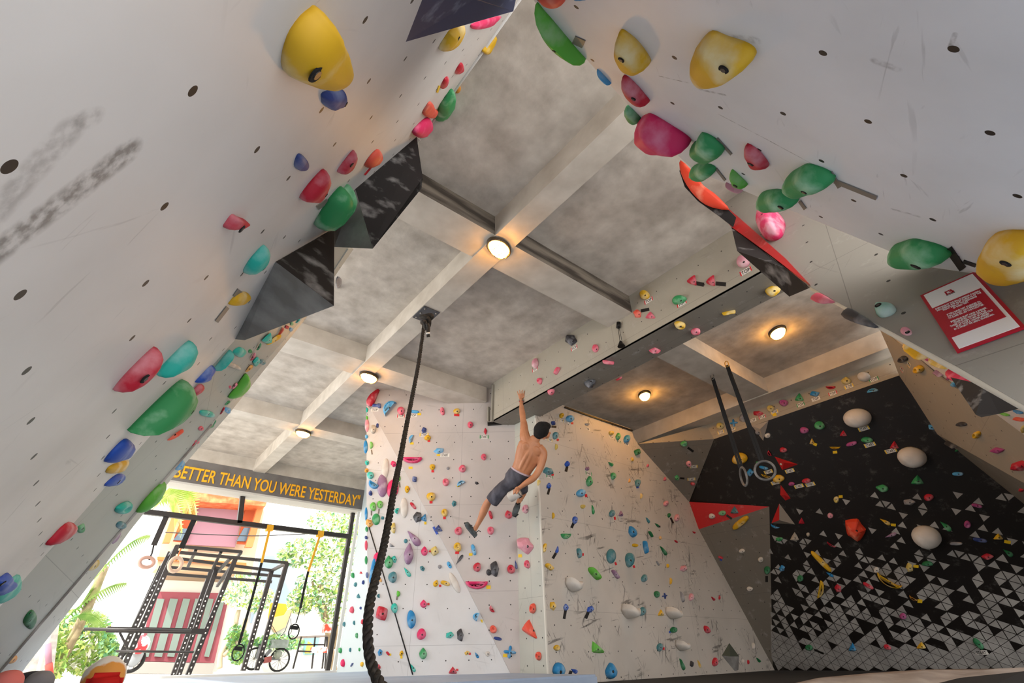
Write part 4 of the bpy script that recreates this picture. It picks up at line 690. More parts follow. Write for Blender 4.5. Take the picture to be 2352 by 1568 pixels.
def route_tag(wall, x, y, s, col, w=.12, h=.055, lift=.006, paper=True):
    pl = PL[wall]; c = pl.hit(x, y); m = plane_frame(pl, c); bm = bmesh.new(); bx(bm, (-w/2, -h/2, 0), (w/2, h/2, .002)); bmesh.ops.recalc_face_normals(bm, faces=bm.faces)
    o = from_bm('route_tag', bm, MAT['paper']); o.matrix_world = Matrix.Translation(V(c + pl.n * .001)) @ m
    t = bpy.data.objects.new('lettering', text_mesh(s, w * .72, h * .72)); COL.objects.link(t); t.parent = o; t.location = (0, 0, .0028)
    if not t.data.materials: t.data.materials.append(MAT['ink'])
    if col:
        for sg in (-1, 1):
            bm = bmesh.new(); bx(bm, (sg*w*.44 - w*.05, -h/2, .0021), (sg*w*.44 + w*.05, h/2, .003)); bmesh.ops.recalc_face_normals(bm, faces=bm.faces); from_bm('tag_end', bm, MAT['tape_' + col] if col != 'g' else HM['g'], o)
    cn = {'r': 'red-ended', 'y': 'yellow-ended', 'g': 'green-ended', '': 'plain'}[col]
    o['category'] = 'route tag'; o['group'] = 'route tags on the ' + WALLN[wall]
    TAPES.append(dict(o=o, wall=wall, base=f'{cn} white {s} tag on the {WALLN[wall]}', x=x, y=y))
RT = {'FA': 'TOP 1490,690r 1566,697r 1713,623r 1319,799r 1229,848r', 'W6': 'TOP 1585,1003r 1611,1003r 1656,992y 1682,985y 1729,965 1751,957r 1779,946y 1839,929g 1874,916 1913,903r 1950,887y 2007,871g',
      'W8': 'TOP 2072,849r 2088,837y', 'W2': 'TOP 861,941 921,955r 949,954', 'W4': 'TOP 1290,965y 1310,972 1350,985 1404,1004 1422,1014g 1440,1020 1263,1010y'}
for w_, s_ in RT.items():
    s0, *it = s_.split()
    for t in it:
        c_ = t[-1] if t[-1] in 'ryg' else ''; x, y = [float(q) for q in t.rstrip('ryg').split(',')]; route_tag(w_, x, y, s0, c_, *((.13, .06) if w_ != 'W4' else (.10, .05)))
for w_, s_ in {'W2': '974,998y 1022,1045 1112,1003g', 'W7': '1984,984y 1998,1021y 2046,1035y 1765,1083y 1781,1108y 1835,1116y 1861,1112y 1814,1081y 2254,1498', 'W5a': '1593,1071y 1588,1100y', 'W4': '1352,1087g 1262,1093g'}.items():
    for t in s_.split():
        c_ = t[-1] if t[-1] in 'ryg' else ''; x, y = [float(q) for q in t.rstrip('ryg').split(',')]; route_tag(w_, x, y, 'START', c_, .15, .06)
# ---- labels that single each one out
ORD = ['first', 'second', 'third', 'fourth', 'fifth', 'sixth', 'seventh', 'eighth', 'ninth', 'tenth', 'eleventh', 'twelfth', 'thirteenth', 'fourteenth', 'fifteenth', 'sixteenth', 'seventeenth', 'eighteenth', 'nineteenth', 'twentieth']
def ordinal_fix(items):
    groups = {}
    for d in items: groups.setdefault(d['base'], []).append(d)
    for b, g in groups.items():
        if len(g) == 1: g[0]['o']['label'] = b; continue
        rest = []
        allb = HOLDS
        for d in g:
            cand = []
            for e in allb:
                if e is d or e['wall'] != d['wall']: continue
                dx, dy = e['x'] - d['x'], e['y'] - d['y']; r = math.hypot(dx, dy)
                if r < 42: cand.append((r, ('left of' if dx > 0 else 'right of') if abs(dx) > abs(dy) else ('above' if dy > 0 else 'below'), e['col'] + ' ' + e['shape']))
            d['c'] = sorted(cand)
        for d in g:
            pick = None
            for r, dr, nm in d['c']:
                if all(not any(q[1] == dr and q[2] == nm for q in e['c']) for e in g if e is not d): pick = f'{b}, {dr} a {nm} one' if 'hold' in b else f'{b}, {dr} a {nm} hold'; break
            if pick and len(pick.split()) <= 16: d['o']['label'] = pick
            else: rest.append(d)
        if not rest: continue
        xs = sorted(g, key=lambda d: d['x']); ys = sorted(g, key=lambda d: d['y'])
        vert = (ys[-1]['y'] - ys[0]['y']) > (xs[-1]['x'] - xs[0]['x']) * 1.2
        seq = ys if vert else xs; e0, e1 = ('top', 'bottom') if vert else ('left', 'right')
        for d in rest:
            i = seq.index(d); n = len(seq)
            if i == 0: t = 'the topmost one' if vert else 'the leftmost one'
            elif i == n - 1: t = 'the lowest one' if vert else 'the rightmost one'
            elif i < n / 2: t = f'{ORD[i]} from the {e0}'
            else: t = f'{ORD[n-1-i]} from the {e1}'
            d['o']['label'] = f'{b}, {t}'
for d in HOLDS:
    if d['label']: d['o']['label'] = d['label']
    z = d['size']; sz = 'tiny' if z < .075 else 'small' if z < .13 else 'mid-sized' if z < .2 else 'large' if z < .32 else 'very large'
    d['base'] = f"{sz} {d['col']} {d['shape']} hold on the {WALLN[d['wall']]}"
ordinal_fix([d for d in HOLDS if not d['label']]); ordinal_fix(TAPES)
# the 300 holds that show largest stay things of their own; the rest become one object
HOLDS.sort(key=lambda d: -d['o']['pxs'])
for d in HOLDS: del d['o']['pxs']
bm = bmesh.new(); mats = []; small = HOLDS[300:]
for d in small:
    o = d['o']; parts = [(o.data, Matrix.Translation(o.location))] + [(c.data, Matrix.Translation(o.location) @ c.matrix_local) for c in o.children]
    for me, mx in parts:
        idx = []
        for m in me.materials:
            if m not in mats: mats.append(m)
            idx.append(mats.index(m))
        off = [bm.verts.new(mx @ v.co) for v in me.vertices]
        for p in me.polygons:
            try: f = bm.faces.new([off[i] for i in p.vertices])
            except ValueError: continue
            f.material_index = idx[p.material_index]; f.smooth = p.use_smooth
    for c in list(o.children): bpy.data.objects.remove(c)
    bpy.data.objects.remove(o)
o = from_bm('climbing_hold', bm, mats); tag(o, 'the many smallest climbing holds scattered between the larger ones on all walls', 'climbing hold', None, 'stuff')
HOLDS = HOLDS[:300]
# ------------------------------------------------------------ bulkhead lamps
MAT['lampbase'] = flat('dark_bronze_lamp_base', '4d4233', 0.5, 0.4)
MAT['lampglass'] = flat('glowing_lamp_glass', 'ffe9b0', 0.3, emit='ffb450', es=75.0)
def dome(rx, ry, h, n=24, m=7, z0=0.0, sq=2.0):
    bm = bmesh.new(); rings = []
    for j in range(m):
        t = j / (m - 1) * math.pi / 2 * .97; row = []
        for i in range(n):
            a = 2*math.pi*i/n; row.append(bm.verts.new((rx*math.cos(a)*math.cos(t), ry*math.sin(a)*math.cos(t), z0 - h*math.sin(t))))
        rings.append(row)
    for a, b in zip(rings[:-1], rings[1:]):
        for i in range(n): bm.faces.new((a[i], a[(i+1) % n], b[(i+1) % n], b[i]))
    bm.faces.new(rings[-1]); bm.faces.new(rings[0][::-1]); bmesh.ops.recalc_face_normals(bm, faces=bm.faces); return bm
def lamp(px, py, z, label, rz=0.0, cage=True, sc=1.0):
    P = onz(px, py, z); e = empty('bulkhead_lamp', P); e.rotation_euler = (0, 0, rz); e.scale = (sc,)*3
    tag(e, label, 'lamp', 'bulkhead lamps on the ceiling')
    b = dome(.165, .115, .03, z0=0); from_bm('base_plate', b, MAT['lampbase'], e, True)
    rim = []; 
    bm = bmesh.new(); tube(bm, [(.15*math.cos(t), .103*math.sin(t), -.03) for t in [2*math.pi*i/28 for i in range(28)]], .013, 8, False, True); from_bm('rim', bm, MAT['lampbase'], e, True)
    g = dome(.138, .092, .085, z0=-.03); from_bm('glass_dome', g, MAT['lampglass'], e, True)
    if cage:
        bm = bmesh.new()
        for k in (-.6, 0, .6): tube(bm, [(.148*k*1.0, .098*math.cos(t)*math.sqrt(1-k*k*.8), -.03 - .093*math.sin(t)*math.sqrt(1-k*k*.8)) for t in [math.pi*i/14 for i in range(15)]], .0035, 6)
        tube(bm, [(.145*math.cos(t), 0, -.03 - .095*math.sin(t)) for t in [math.pi*i/18 for i in range(19)]], .0035, 6)
        from_bm('wire_cage', bm, MAT['lampbase'], e, True)
    return e
lamp(1146, 566, ZB - .014, 'caged lamp on the beam crossing nearest the camera', .3)
lamp(848, 862, ZB - .014, 'caged lamp on the second beam crossing above the hanging rope', .3)
lamp(697, 991, ZB - .014, 'farthest caged lamp above the yellow lettered beam', .3)
lamp(1785, 760, ZS, 'bright lamp in the recess nearest the grey sign wall', .8, False)
lamp(1480, 905, ZS, 'bright lamp on the slab above the scuffed back wall', .8, False)
# ------------------------------------------------------------ climbing rope, plate, knot
D_ = .0383
rp = [(975, 738, 8.5), (962, 830, 9.3), (948, 905, 10), (935, 970, 11.2), (920, 1050, 13), (906, 1120, 15), (894, 1190, 16.6), (880, 1262, 18.2), (865, 1320, 20), (852, 1375, 21.5), (846, 1420, 22.5), (845, 1465, 23.5), (850, 1510, 24.3), (861, 1545, 25), (874, 1572, 25.6), (900, 1604, 26)]
cp = [at_depth(x, y, F * D_ / w) for x, y, w in rp]
def catmull(P, k):
    out = []
    for i in range(len(P) - 1):
        p0, p1, p2, p3 = P[max(i-1, 0)], P[i], P[i+1], P[min(i+2, len(P)-1)]
        for m in range(k):
            t = m / k; out.append(.5*((2*p1) + (-p0+p2)*t + (2*p0-5*p1+4*p2-p3)*t*t + (-p0+3*p1-3*p2+p3)*t**3))
    out.append(P[-1]); return out
fine = catmull(cp, 26); L = [0]
for a, b in zip(fine[:-1], fine[1:]): L.append(L[-1] + float(np.linalg.norm(b - a)))
RR = D_ * S / 2
e = empty('climbing_rope', onz(978, 722, ZB)); tag(e, 'thick black twisted rope hanging from a plate on the ceiling beam', 'rope')
for s in range(3):
    pts = []
    for i, p in enumerate(fine):
        t = fine[min(i+1, len(fine)-1)] - fine[max(i-1, 0)]; t /= np.linalg.norm(t); a = np.cross(t, [0, 1., 0]); a /= np.linalg.norm(a); b = np.cross(t, a)
        ph = L[i] / .115 * 2 * math.pi + s * 2.094; pts.append(p + (a*math.cos(ph) + b*math.sin(ph)) * RR * .5)
    tubes('strand', [pts], RR * .56, MAT['rope'], e, 8)
kc = at_depth(975, 735, 4.62)
kn = []
for i in range(60):
    t = i / 60 * 2 * math.pi; kn.append(kc + np.array([.05*math.sin(2*t) + .02, .05*math.cos(3*t), .075*math.sin(t)]))
tubes('knot', [kn], .026, MAT['rope'], e, 10, True)
tl = [at_depth(981, 742, 4.5), at_depth(984, 752, 4.5), at_depth(983, 766, 4.48), at_depth(984, 774, 4.48)]
tubes('rope_tail', [catmull(tl, 5)], .02, MAT['rope'], e, 8)
tubes('tail_whipping', [[at_depth(983, 763, 4.47), at_depth(983.5, 767, 4.47)]], .023, MAT['paper'], e, 8)
pc = onz(979, 722, ZB - .013)
o = box('mounting_plate', pc + np.array([-.115, -.15, -.012]), pc + np.array([.115, .15, 0]), flat('grey_steel_plate', '55565a', .45, .6)); tag(o, 'grey steel plate bolted under the beam holding the rope', 'plate')
for dx, dy in ((-.08, .11), (-.08, 0), (-.08, -.11), (.08, -.11), (.08, .11)):
    bm = bmesh.new(); bmesh.ops.create_uvsphere(bm, u_segments=10, v_segments=6, radius=.013); b = from_bm('plate_bolt', bm, MAT['boltl'], None, True); b.location = V(pc + np.array([dx, dy, -.014])); keep(b, o) if False else None; b.parent = o
# ------------------------------------------------------------ gymnastic ring straps
def ring_set(px, py, z, ringc, label, edge):
    top = onz(px, py, z); d = dpt(top); e = empty('gymnastic_ring', top); tag(e, label, 'gymnastic ring', 'gymnastic rings on black straps')
    bot = at_depth(ringc[0], ringc[1] - (46 if not edge else 40), 0); 
    tz = top.copy(); r = ray(ringc[0], ringc[1]); t = ((top - CAM) @ np.array([1, 1, 0])) / (r @ np.array([1, 1, 0])); rc = CAM + r * t
    zr = rc[2]; tx = np.array([top[0], top[1]]); cc = np.array([rc[0], rc[1], zr]); R_ = .125
    bm = bmesh.new()
    for s in (-1, 1):
        bar(bm, top + np.array([0, .012*s, -.05]), cc + np.array([0, .02*s, R_]), .034, .006, (1, 0, 0))
    bar(bm, top + np.array([0, 0, -.18]), top * .45 + cc * .55 + np.array([0, 0, R_*.5]), .05, .018, (1, 0, 0))
    bmesh.ops.recalc_face_normals(bm, faces=bm.faces); keep(from_bm('strap', bm, MAT['strap']), e)
    tubes('carabiner', [[top + np.array([.0, .028*math.cos(t), -.03 + .05*math.sin(t)]) for t in [2*math.pi*i/16 for i in range(16)]]], .007, MAT['boltl'] if edge else flat('gold_carabiner', 'c79a3e', .4, .7), e, 6, True)
    ax = np.array([.25, -.97, 0]) if not edge else np.array([.72, .69, 0]); ax /= np.linalg.norm(ax)
    tubes('ring', [[cc + (ax*math.cos(t) + np.array([0, 0, 1.])*math.sin(t)) * R_ for t in [2*math.pi*i/40 for i in range(40)]]], .016, noisy('grey_worn_ring', '5d5b5a', '8b8987', 8), e, 10, True)
ring_set(1668, 832, ZB, (1757, 1080), 'grey ring facing the camera in front of the black wall', False)
ring_set(1635, 861, ZB, (1708, 1094), 'grey ring seen edge-on hanging left of the other ring', True)
# small pulley on the grey beam face
e = empty('pulley', FA.hit(1421, 746, .02)); tag(e, 'small black pulley with thin cords hanging on the grey beam face', 'pulley')
tubes('pulley_block', [[FA.hit(1421, 740, .03), FA.hit(1420, 753, .03)]], .028, MAT['bolt'], e); bm = bmesh.new()
tubes('cord', [[FA.hit(1420, 753, .03), FA.hit(1424, 784, .04)], [FA.hit(1422, 753, .03), FA.hit(1429, 785, .04)]], .004, MAT['steel'], e, 6)
bmesh.ops.create_cone(bm, cap_ends=True, segments=12, radius1=.05, radius2=.012, depth=.08); o = from_bm('weight', bm, MAT['bolt']); o.location = V(FA.hit(1426, 789, .04)); keep(o, e)
# ------------------------------------------------------------ sign on the grey wall
A_, B_, C_ = [P3.hit(*p, lift=.012) for p in ((2101, 684), (2197, 808), (2356, 750))]
ur = C_ - B_; uw = np.linalg.norm(ur); ur /= uw; uu = A_ - B_; uh = float(uu @ uu) ** .5; uu -= ur * (uu @ ur); uu /= np.linalg.norm(uu)
mS = Matrix(((ur[0], uu[0], P3.n[0], 0), (ur[1], uu[1], P3.n[1], 0), (ur[2], uu[2], P3.n[2], 0), (0, 0, 0, 1)))
if mS.to_3x3().determinant() < 0: print('SIGN FLIPPED')
def suv(x, y): d = P3.hit(x, y, lift=.012) - B_; return float(d @ ur), float(d @ uu)
sg = bpy.data.objects.new('notice_sign', None); COL.objects.link(sg); sg.matrix_world = Matrix.Translation(V(B_)) @ mS
tag(sg, 'red and white rules notice with a text block on the grey wall', 'sign')
MAT['signred'] = flat('sign_red_print', 'b50f2a', .45); MAT['signwhite'] = flat('sign_white_print', 'f4f4f6', .45)
def sbox(nm, x0, y0, x1, y1, z0, z1, m):
    bm = bmesh.new(); bx(bm, (x0, y0, z0), (x1, y1, z1)); bmesh.ops.recalc_face_normals(bm, faces=bm.faces); return from_bm(nm, bm, m, sg)
sbox('sign_border', 0, 0, uw, uh, -.008, .0, MAT['signred'])
bw = uw * .058; sbox('sign_face', bw, bw, uw - bw, uh - bw, 0, .0015, MAT['signwhite'])
tlx, tly = suv(2138, 711); blx, bly = suv(2190, 776); brx, bry = suv(2311, 727)
ix0, ix1 = (tlx + blx) / 2, brx; iy0, iy1 = (bly + bry) / 2, tly
sbox('text_panel', ix0, iy0, ix1, iy1, .0015, .003, MAT['signred'])
lines = ['EVERYONE AT THE BALI CLIMBING CANGGU', 'BOULDERING GYM MUST CHECK IN AT THE', 'FRONT DESK AT THE BEGINNING', 'OF EVERY VISIT.', '', 'IF YOU HAVE NOT CHECKED IN,', 'YOU DO NOT HAVE PERMISSION', 'TO CLIMB OR USE THE FACILITIES.', '', 'EVERYONE MUST HAVE A SIGNED,', 'COMPLETED WAIVER ON FILE.', 'THOSE YOUNGER THAN 18 YEARS OLD', 'MUST HAVE A WAIVER SIGNED', 'BY A PARENT OR LEGAL GUARDIAN.']
tm = text_mesh('\n'.join(lines), (ix1 - ix0) * .90, (iy1 - iy0) * .80, bold=.022).copy(); t = bpy.data.objects.new('lettering', tm); COL.objects.link(t); t.parent = sg; t.location = ((ix0 + ix1) / 2, (iy0 + iy1) / 2 + .01, .0042); tm.materials.clear(); tm.materials.append(MAT['signwhite'])
lx, ly = suv(2181, 671); q = uw * .07
bm = bmesh.new(); bx(bm, (-q, -q, 0), (-q*.6, q, .001)); bx(bm, (-q, q*.62, 0), (q*.6, q, .001)); bx(bm, (-q, -q, 0), (q, -q*.6, .001)); bx(bm, (.35*q, .1*q, 0), (q*.75, q, .001)); bx(bm, (.5*q, -q, 0), (q, .0, .001)); bx(bm, (-.1*q, -.12*q, 0), (q*.8, .2*q, .001))
o = from_bm('emblem', bm, MAT['signred'], sg); o.location = (lx, ly, .0016)
t = bpy.data.objects.new('emblem_caption', text_mesh('BALI CLIMBING', q * 2.1, q * .28)); COL.objects.link(t); t.parent = sg; t.location = (lx, ly - q * 1.3, .0022); t.data.materials.append(MAT['ink']) if not t.data.materials else None
# ------------------------------------------------------------ lettered beam over the opening
YB = 10.2
zt0, zt1 = (ony(600, 1134, YB)[2]), (ony(432, 1053, YB)[2] + ony(836, 1126, YB)[2]) / 2
o = box('ceiling_beam', W(-.9, YB, 2.7), W(4.12, YB + .42, ZS), MAT['concrete2']); tag(o, kind='structure')
o = box('trim_11', [-.9*S, YB*S - .008, zt0], [4.10*S, YB*S, zt1], noisy('dark_grey_beam_paint', '66615e', '74706c', 3)); tag(o, kind='structure')
l_, r__ = ony(396, 1098, YB), ony(827, 1140, YB)
cz = (ony(560, 1107, YB)[2] + ony(720, 1133, YB)[2]) / 2; hh = ony(640, 1096, YB)[2] - ony(640, 1136, YB)[2]
t = bpy.data.objects.new('beam_lettering', text_mesh('BETTER THAN YOU WERE YESTERDAY"', r__[0] - l_[0], hh * .72, .006)); COL.objects.link(t)
t.rotation_euler = (math.pi / 2, 0, 0); t.location = ((l_[0] + r__[0]) / 2, YB * S - .018, cz + .0); t.data.materials.append(flat('amber_letter_paint', 'fbb417', .5))
tag(t, 'amber painted slogan lettering on the dark beam over the opening', 'lettering')
o = box('trim_9', W(-.9, YB + .0, 2.66), W(4.12, YB + .42, 2.703), flat('pale_beam_soffit', 'c5c0b8')); tag(o, kind='structure')
# steel frame of the opening
fy = 10.45
def py_(x, y, yy=fy): return ony(x, y, yy)
fr = empty('window_1', py_(600, 1205)); tag(fr, kind='structure')
zt_ = (py_(400, 1184)[2] + py_(800, 1231)[2]) / 2
bars('window_frame', [([-.9*S, fy*S, zt_], [4.0*S, fy*S, zt_]), (py_(557, 1140), [py_(551, 1196)[0], fy*S, zt_])], .10, MAT['steel'], fr)
bars('window_post', [(W(4.0, fy, 2.7), W(4.0, fy, ZF-.1))], .09, MAT['steel'], fr)
bars('window_jamb', [(W(4.06, fy - .16, 2.7), W(4.06, fy - .16, ZF-.1))], .07, flat('pale_jamb_paint', 'cfd0cc'), fr)
def hang(px0, px1, label, cat, name, w, m, extra=None):
    e = empty(name, py_(*px0)); tag(e, label, cat); bars('strap', [(py_(*px0), py_(*px1))], w, MAT[m], e, .02)
    return e
e = hang((447, 1190), (416, 1259), 'black padded bar hanging from the steel transom with a wooden ring', 'hanging ring', 'hanging_ring', .10, 'strap')
tubes('cord', [[py_(416, 1259), py_(404, 1288)]], .012, flat('orange_cord', 'd9773c'), e); tubes('ring', [[py_(403, 1296) + np.array([.11*math.cos(t), .04*math.cos(t), .13*math.sin(t)]) for t in [2*math.pi*i/24 for i in range(24)]]], .035, flat('pale_wood', 'd9b8a0'), e, 8, True)
e = hang((383, 1184), (353, 1252), 'bluish backlit padded bar hanging left of the black one', 'hanging ring', 'hanging_ring', .10, 'steel')
tubes('chain', [[py_(353, 1252), py_(349, 1270), py_(342, 1286)]], .016, MAT['steel'], e); tubes('ring', [[py_(337, 1291) + np.array([.12*math.cos(t), .04*math.cos(t), .09*math.sin(t)]) for t in [2*math.pi*i/24 for i in range(24)]]], .035, flat('pale_wood_worn', 'c9a090'), e, 8, True)
for (a, b, c, d, lb) in (((620, 1212), (601, 1292), (580, 1370), (549, 1478), 'yellow and black suspension trainer hanging in front of the rack'), ((736, 1226), (708, 1312), (700, 1345), (690, 1396), 'yellow and black suspension trainer hanging in front of the flowering tree')):
    e = hang(a, b, lb, 'suspension trainer', 'suspension_trainer', .05, 'yellowstrap')
    bars('anchor_wrap', [(py_(a[0], a[1] - 6), py_(a[0] - 2, a[1] + 7))], .14, MAT['yellowstrap'], e)
    bars('black_strap', [(py_(*b), py_(*c)), (py_(*c), py_(*d))], .05, MAT['strap'], e, .02)
    hx, hy = (d[0] - 2, d[1] + 10) if d[1] > 1450 else (675, 1440)
    if d[1] < 1450: bars('thin_strap', [(py_(*d), py_(680, 1430))], .02, MAT['steel'], e)
    bars('handle', [(py_(hx - 9, hy), py_(hx + 9, hy + 2))], .07, MAT['strap'], e); tubes('foot_loop', [[py_(hx, hy + 10) + np.array([.11*math.cos(t), .0, .14*math.sin(t)]) for t in [2*math.pi*i/20 for i in range(20)]]], .014, MAT['strap'], e, 6, True)
# ------------------------------------------------------------ steel training rack outside
rk = empty('training_rack', ony(430, 1552, 12.4)); tag(rk, 'black perforated steel training rack standing outside the opening', 'training rack')
def q_(x, y, yy): return ony(x, y, yy)
ya, yb_, yc = 12.4, 13.2, 14.0
posts = [((406.5, 1254), (284, 1532), ya), ((391, 1267), (273, 1514), yb_), ((540, 1285), (430, 1553), ya), ((499, 1301), (409, 1553), yb_), ((484, 1312), (396, 1553), yc), ((659, 1292), (589, 1539), ya), ((624, 1310), (558, 1540), yb_), ((371, 1300), (280, 1500), yc)]
hm = flat('bright_bolt_hole', 'd8d4d0', .6)
for a, b, yy in posts:
    A2, B2 = q_(*a, yy), q_(*b, yy); o = bars('post', [(A2, B2)], .105, MAT['steel'], rk, .105)
    bm = bmesh.new(); n = 22
    for k in range(6, n):
        c = A2 + (B2 - A2) * (k + .5) / n + np.array([0, -.056, 0]); ww = .014; bx(bm, c - np.array([ww, .002, ww*1.2]), c + np.array([ww, .002, ww*1.2]))
    for f in bm.faces: f.material_index = 1
    bm.from_mesh(o.data); bmesh.ops.recalc_face_normals(bm, faces=bm.faces); bm.to_mesh(o.data); bm.free(); o.data.materials.append(hm)
for a, b, y0, y1 in (((406, 1254), (554, 1267), ya, ya), ((398, 1267), (659, 1292), ya, ya), ((391, 1280), (624, 1310), yb_, yb_), ((385, 1302), (645, 1323), yc, yc), ((378, 1317), (624, 1336), yc, yc), ((406, 1254), (371, 1300), ya, yc), ((554, 1267), (499, 1345), ya, yc), ((659, 1292), (624, 1310), ya, yb_), ((450, 1262), (432, 1300), ya, yb_), ((508, 1266), (489, 1305), ya, yb_), ((530, 1281), (500, 1312), ya, yb_)):
    bars('cross_member', [(q_(*a, y0), q_(*b, y1))], .07, MAT['steel'], rk)
bars('safety_arm', [(q_(245, 1445, ya), q_(478, 1450, ya))], .11, MAT['steel'], rk)
bars('brace', [(q_(275, 1452, ya), q_(294, 1490, ya))], .04, MAT['steel'], rk)
o = tubes('barbell', [[q_(192, 1444, 12.2), q_(440, 1448, 12.2)]], .03, MAT['steel']); tag(o, 'straight black barbell resting across the left rack posts', 'barbell')
o = tubes('barbell', [[q_(266, 1495, 12.2), q_(445, 1497, 12.2)]], .022, MAT['steel']); tag(o, 'lower thin dark bar crossing the left rack posts', 'barbell')
# ------------------------------------------------------------ street outside
box('trim_10', W(-1.5, 10.25, -.30), W(4.2, 10.7, -.155), flat('threshold_paint', 'd9d9d6'))['kind'] = 'structure'
box('ground', (-14, W(0, 10.7, 0)[1], -.12), (22, 40, -.02), noisy('pale_paving', 'cdc8c0', 'e3e0da', 1.0))['kind'] = 'structure'
def slab(name, pts, yy, m, parent=None, th=.1):
    P = [ony(x, y, yy) for x, y in pts]; bm = bmesh.new(); f = [bm.verts.new(V(p)) for p in P]; b = [bm.verts.new(V(p + np.array([0, th, 0]))) for p in P]; n = len(P)
    bm.faces.new(f); bm.faces.new(b[::-1])
    for i in range(n): bm.faces.new((f[i], b[i], b[(i+1) % n], f[(i+1) % n]))
    bmesh.ops.recalc_face_normals(bm, faces=bm.faces); o = from_bm(name, bm, m)
    if parent is not None: keep(o, parent)
    return o
def fl(n, c): return flat(n, c, .8)
hs = empty('house', ony(430, 1530, 18)); tag(hs, 'white house with orange roof tiles, mauve wall and red folding doors', 'house')
slab('wall', [(345, 1330), (575, 1340), (560, 1548), (268, 1548)], 18.1, fl('house_white', 'd9d5cf'), hs, 1.5)
slab('upper_wall', [(395, 1140), (612, 1150), (572, 1345), (350, 1335)], 18.3, fl('house_cream', 'cdb79f'), hs, 1.0)
slab('mauve_panel', [(458, 1150), (562, 1152), (540, 1256), (425, 1250)], 18.0, fl('mauve_render', 'a77f8e'), hs)
slab('balcony', [(368, 1262), (575, 1276), (572, 1318), (358, 1306)], 17.3, fl('balcony_render', 'c9a988'), hs, 1.0)
slab('balcony_edge', [(362, 1278), (566, 1292), (566, 1300), (362, 1285)], 17.2, fl('orange_timber_edge', 'c9703a'), hs)
slab('roof', [(415, 1120), (618, 1136), (610, 1162), (408, 1148)], 17.2, noisy('terracotta_tiles', 'c7582a', 'dd8654', 4), hs, 1.6)
for pp in ([(404, 1160), (420, 1160), (390, 1246), (374, 1246)], [(596, 1150), (610, 1150), (580, 1256), (564, 1256)]): slab('timber_post', pp, 17.6, fl('orange_timber', 'cc7c48'), hs, .2)
for pp in ([(425, 1165), (452, 1168), (430, 1245), (398, 1242)], [(566, 1160), (594, 1162), (570, 1250), (545, 1248)]):
    w_ = slab('window', pp, 17.9, fl('shutter_timber', 'b3552f'), hs); c = np.mean(pp, 0); pn = slab('pane', [tuple(c + (np.array(p) - c) * [.8, .35] + [-6, 22]) for p in pp], 17.85, flat('blue_dark_glass', '5c7488', .1)); pn.parent = w_; pn.matrix_parent_inverse = Matrix.Identity(4)
    pn.location = V((0, 0, 0))
dr = slab('door', [(355, 1358), (528, 1362), (492, 1522), (316, 1518)], 18.0, fl('dark_red_door_frame', '8e4650'), hs)
gm = flat('green_grey_glass', '7d8a83', .15)
for x0, x1 in ((361, 378), (391, 409), (421, 437), (449, 461), (478, 491), (506, 517)):
    dx = -37; p_ = slab('pane', [(x0, 1374), (x1, 1375), (x1 + dx, 1508), (x0 + dx, 1507)], 17.95, gm, None, .04); p_.parent = dr
slab('step', [(312, 1519), (494, 1523), (486, 1548), (296, 1546)], 17.4, fl('grey_step', '9a9590'), hs, .8)
nb = empty('neighbour_building', ony(620, 1530, 20)); tag(nb, 'pale blue grey building between the house and the flowering tree', 'building')
slab('wall', [(600, 1215), (700, 1220), (720, 1545), (540, 1545)], 20, fl('white_wall_sunny', 'd5d6d6'), nb, 1.0); slab('blue_wall', [(600, 1252), (646, 1256), (690, 1290), (700, 1400), (640, 1430), (575, 1430)], 19.8, fl('blue_grey_render', '93a3b1'), nb)
mw = empty('mural_wall', ony(660, 1535, 17)); tag(mw, 'white yard wall with an orange and peach mural behind the scooter', 'wall')
slab('wall', [(598, 1386), (860, 1395), (850, 1545), (548, 1545)], 17, fl('yard_wall_white', 'dad7d3'), mw, .3)
slab('mural', [(621, 1384), (668, 1387), (652, 1412), (616, 1420)], 16.95, fl('mural_orange', 'e09a25'), mw, .04); slab('mural', [(616, 1420), (652, 1412), (668, 1387), (671, 1402), (655, 1440), (632, 1452), (618, 1432)], 16.94, fl('mural_peach', 'dfae80'), mw, .04)
slab('mural', [(700, 1463), (735, 1463), (724, 1503), (697, 1503)], 16.95, fl('mural_teal', '7fb6bd'), mw, .04); slab('mural', [(708, 1472), (720, 1480), (716, 1500), (700, 1500)], 16.93, fl('mural_yellow', 'e0b050'), mw, .04)
for pts in ([(671, 1400), (655, 1448), (640, 1470)], [(625, 1436), (640, 1462), (655, 1455)], [(668, 1420), (670, 1450), (650, 1475), (632, 1480)]): tubes('mural_line', [[ony(x, y, 16.9) for x, y in pts]], .012, MAT['steel'], mw, 5)
MAT['leaf'] = noisy('leaf_green', '6f9a45', 'a9c46c', 3, rough=.8); MAT['leaf2'] = noisy('leaf_yellow_green', 'a3bd50', 'd6de8e', 3, rough=.8); MAT['leafd'] = noisy('leaf_deep_green', '5c9468', '92bb90', 3, rough=.8); MAT['blossom'] = fl('white_blossom_and_haze', 'e6e3d6'); MAT['bark'] = noisy('bark', '8f7c60', 'b09e7c', 6)  # leaf colours whitened and blossom thickened to paint the washed-out outdoor haze
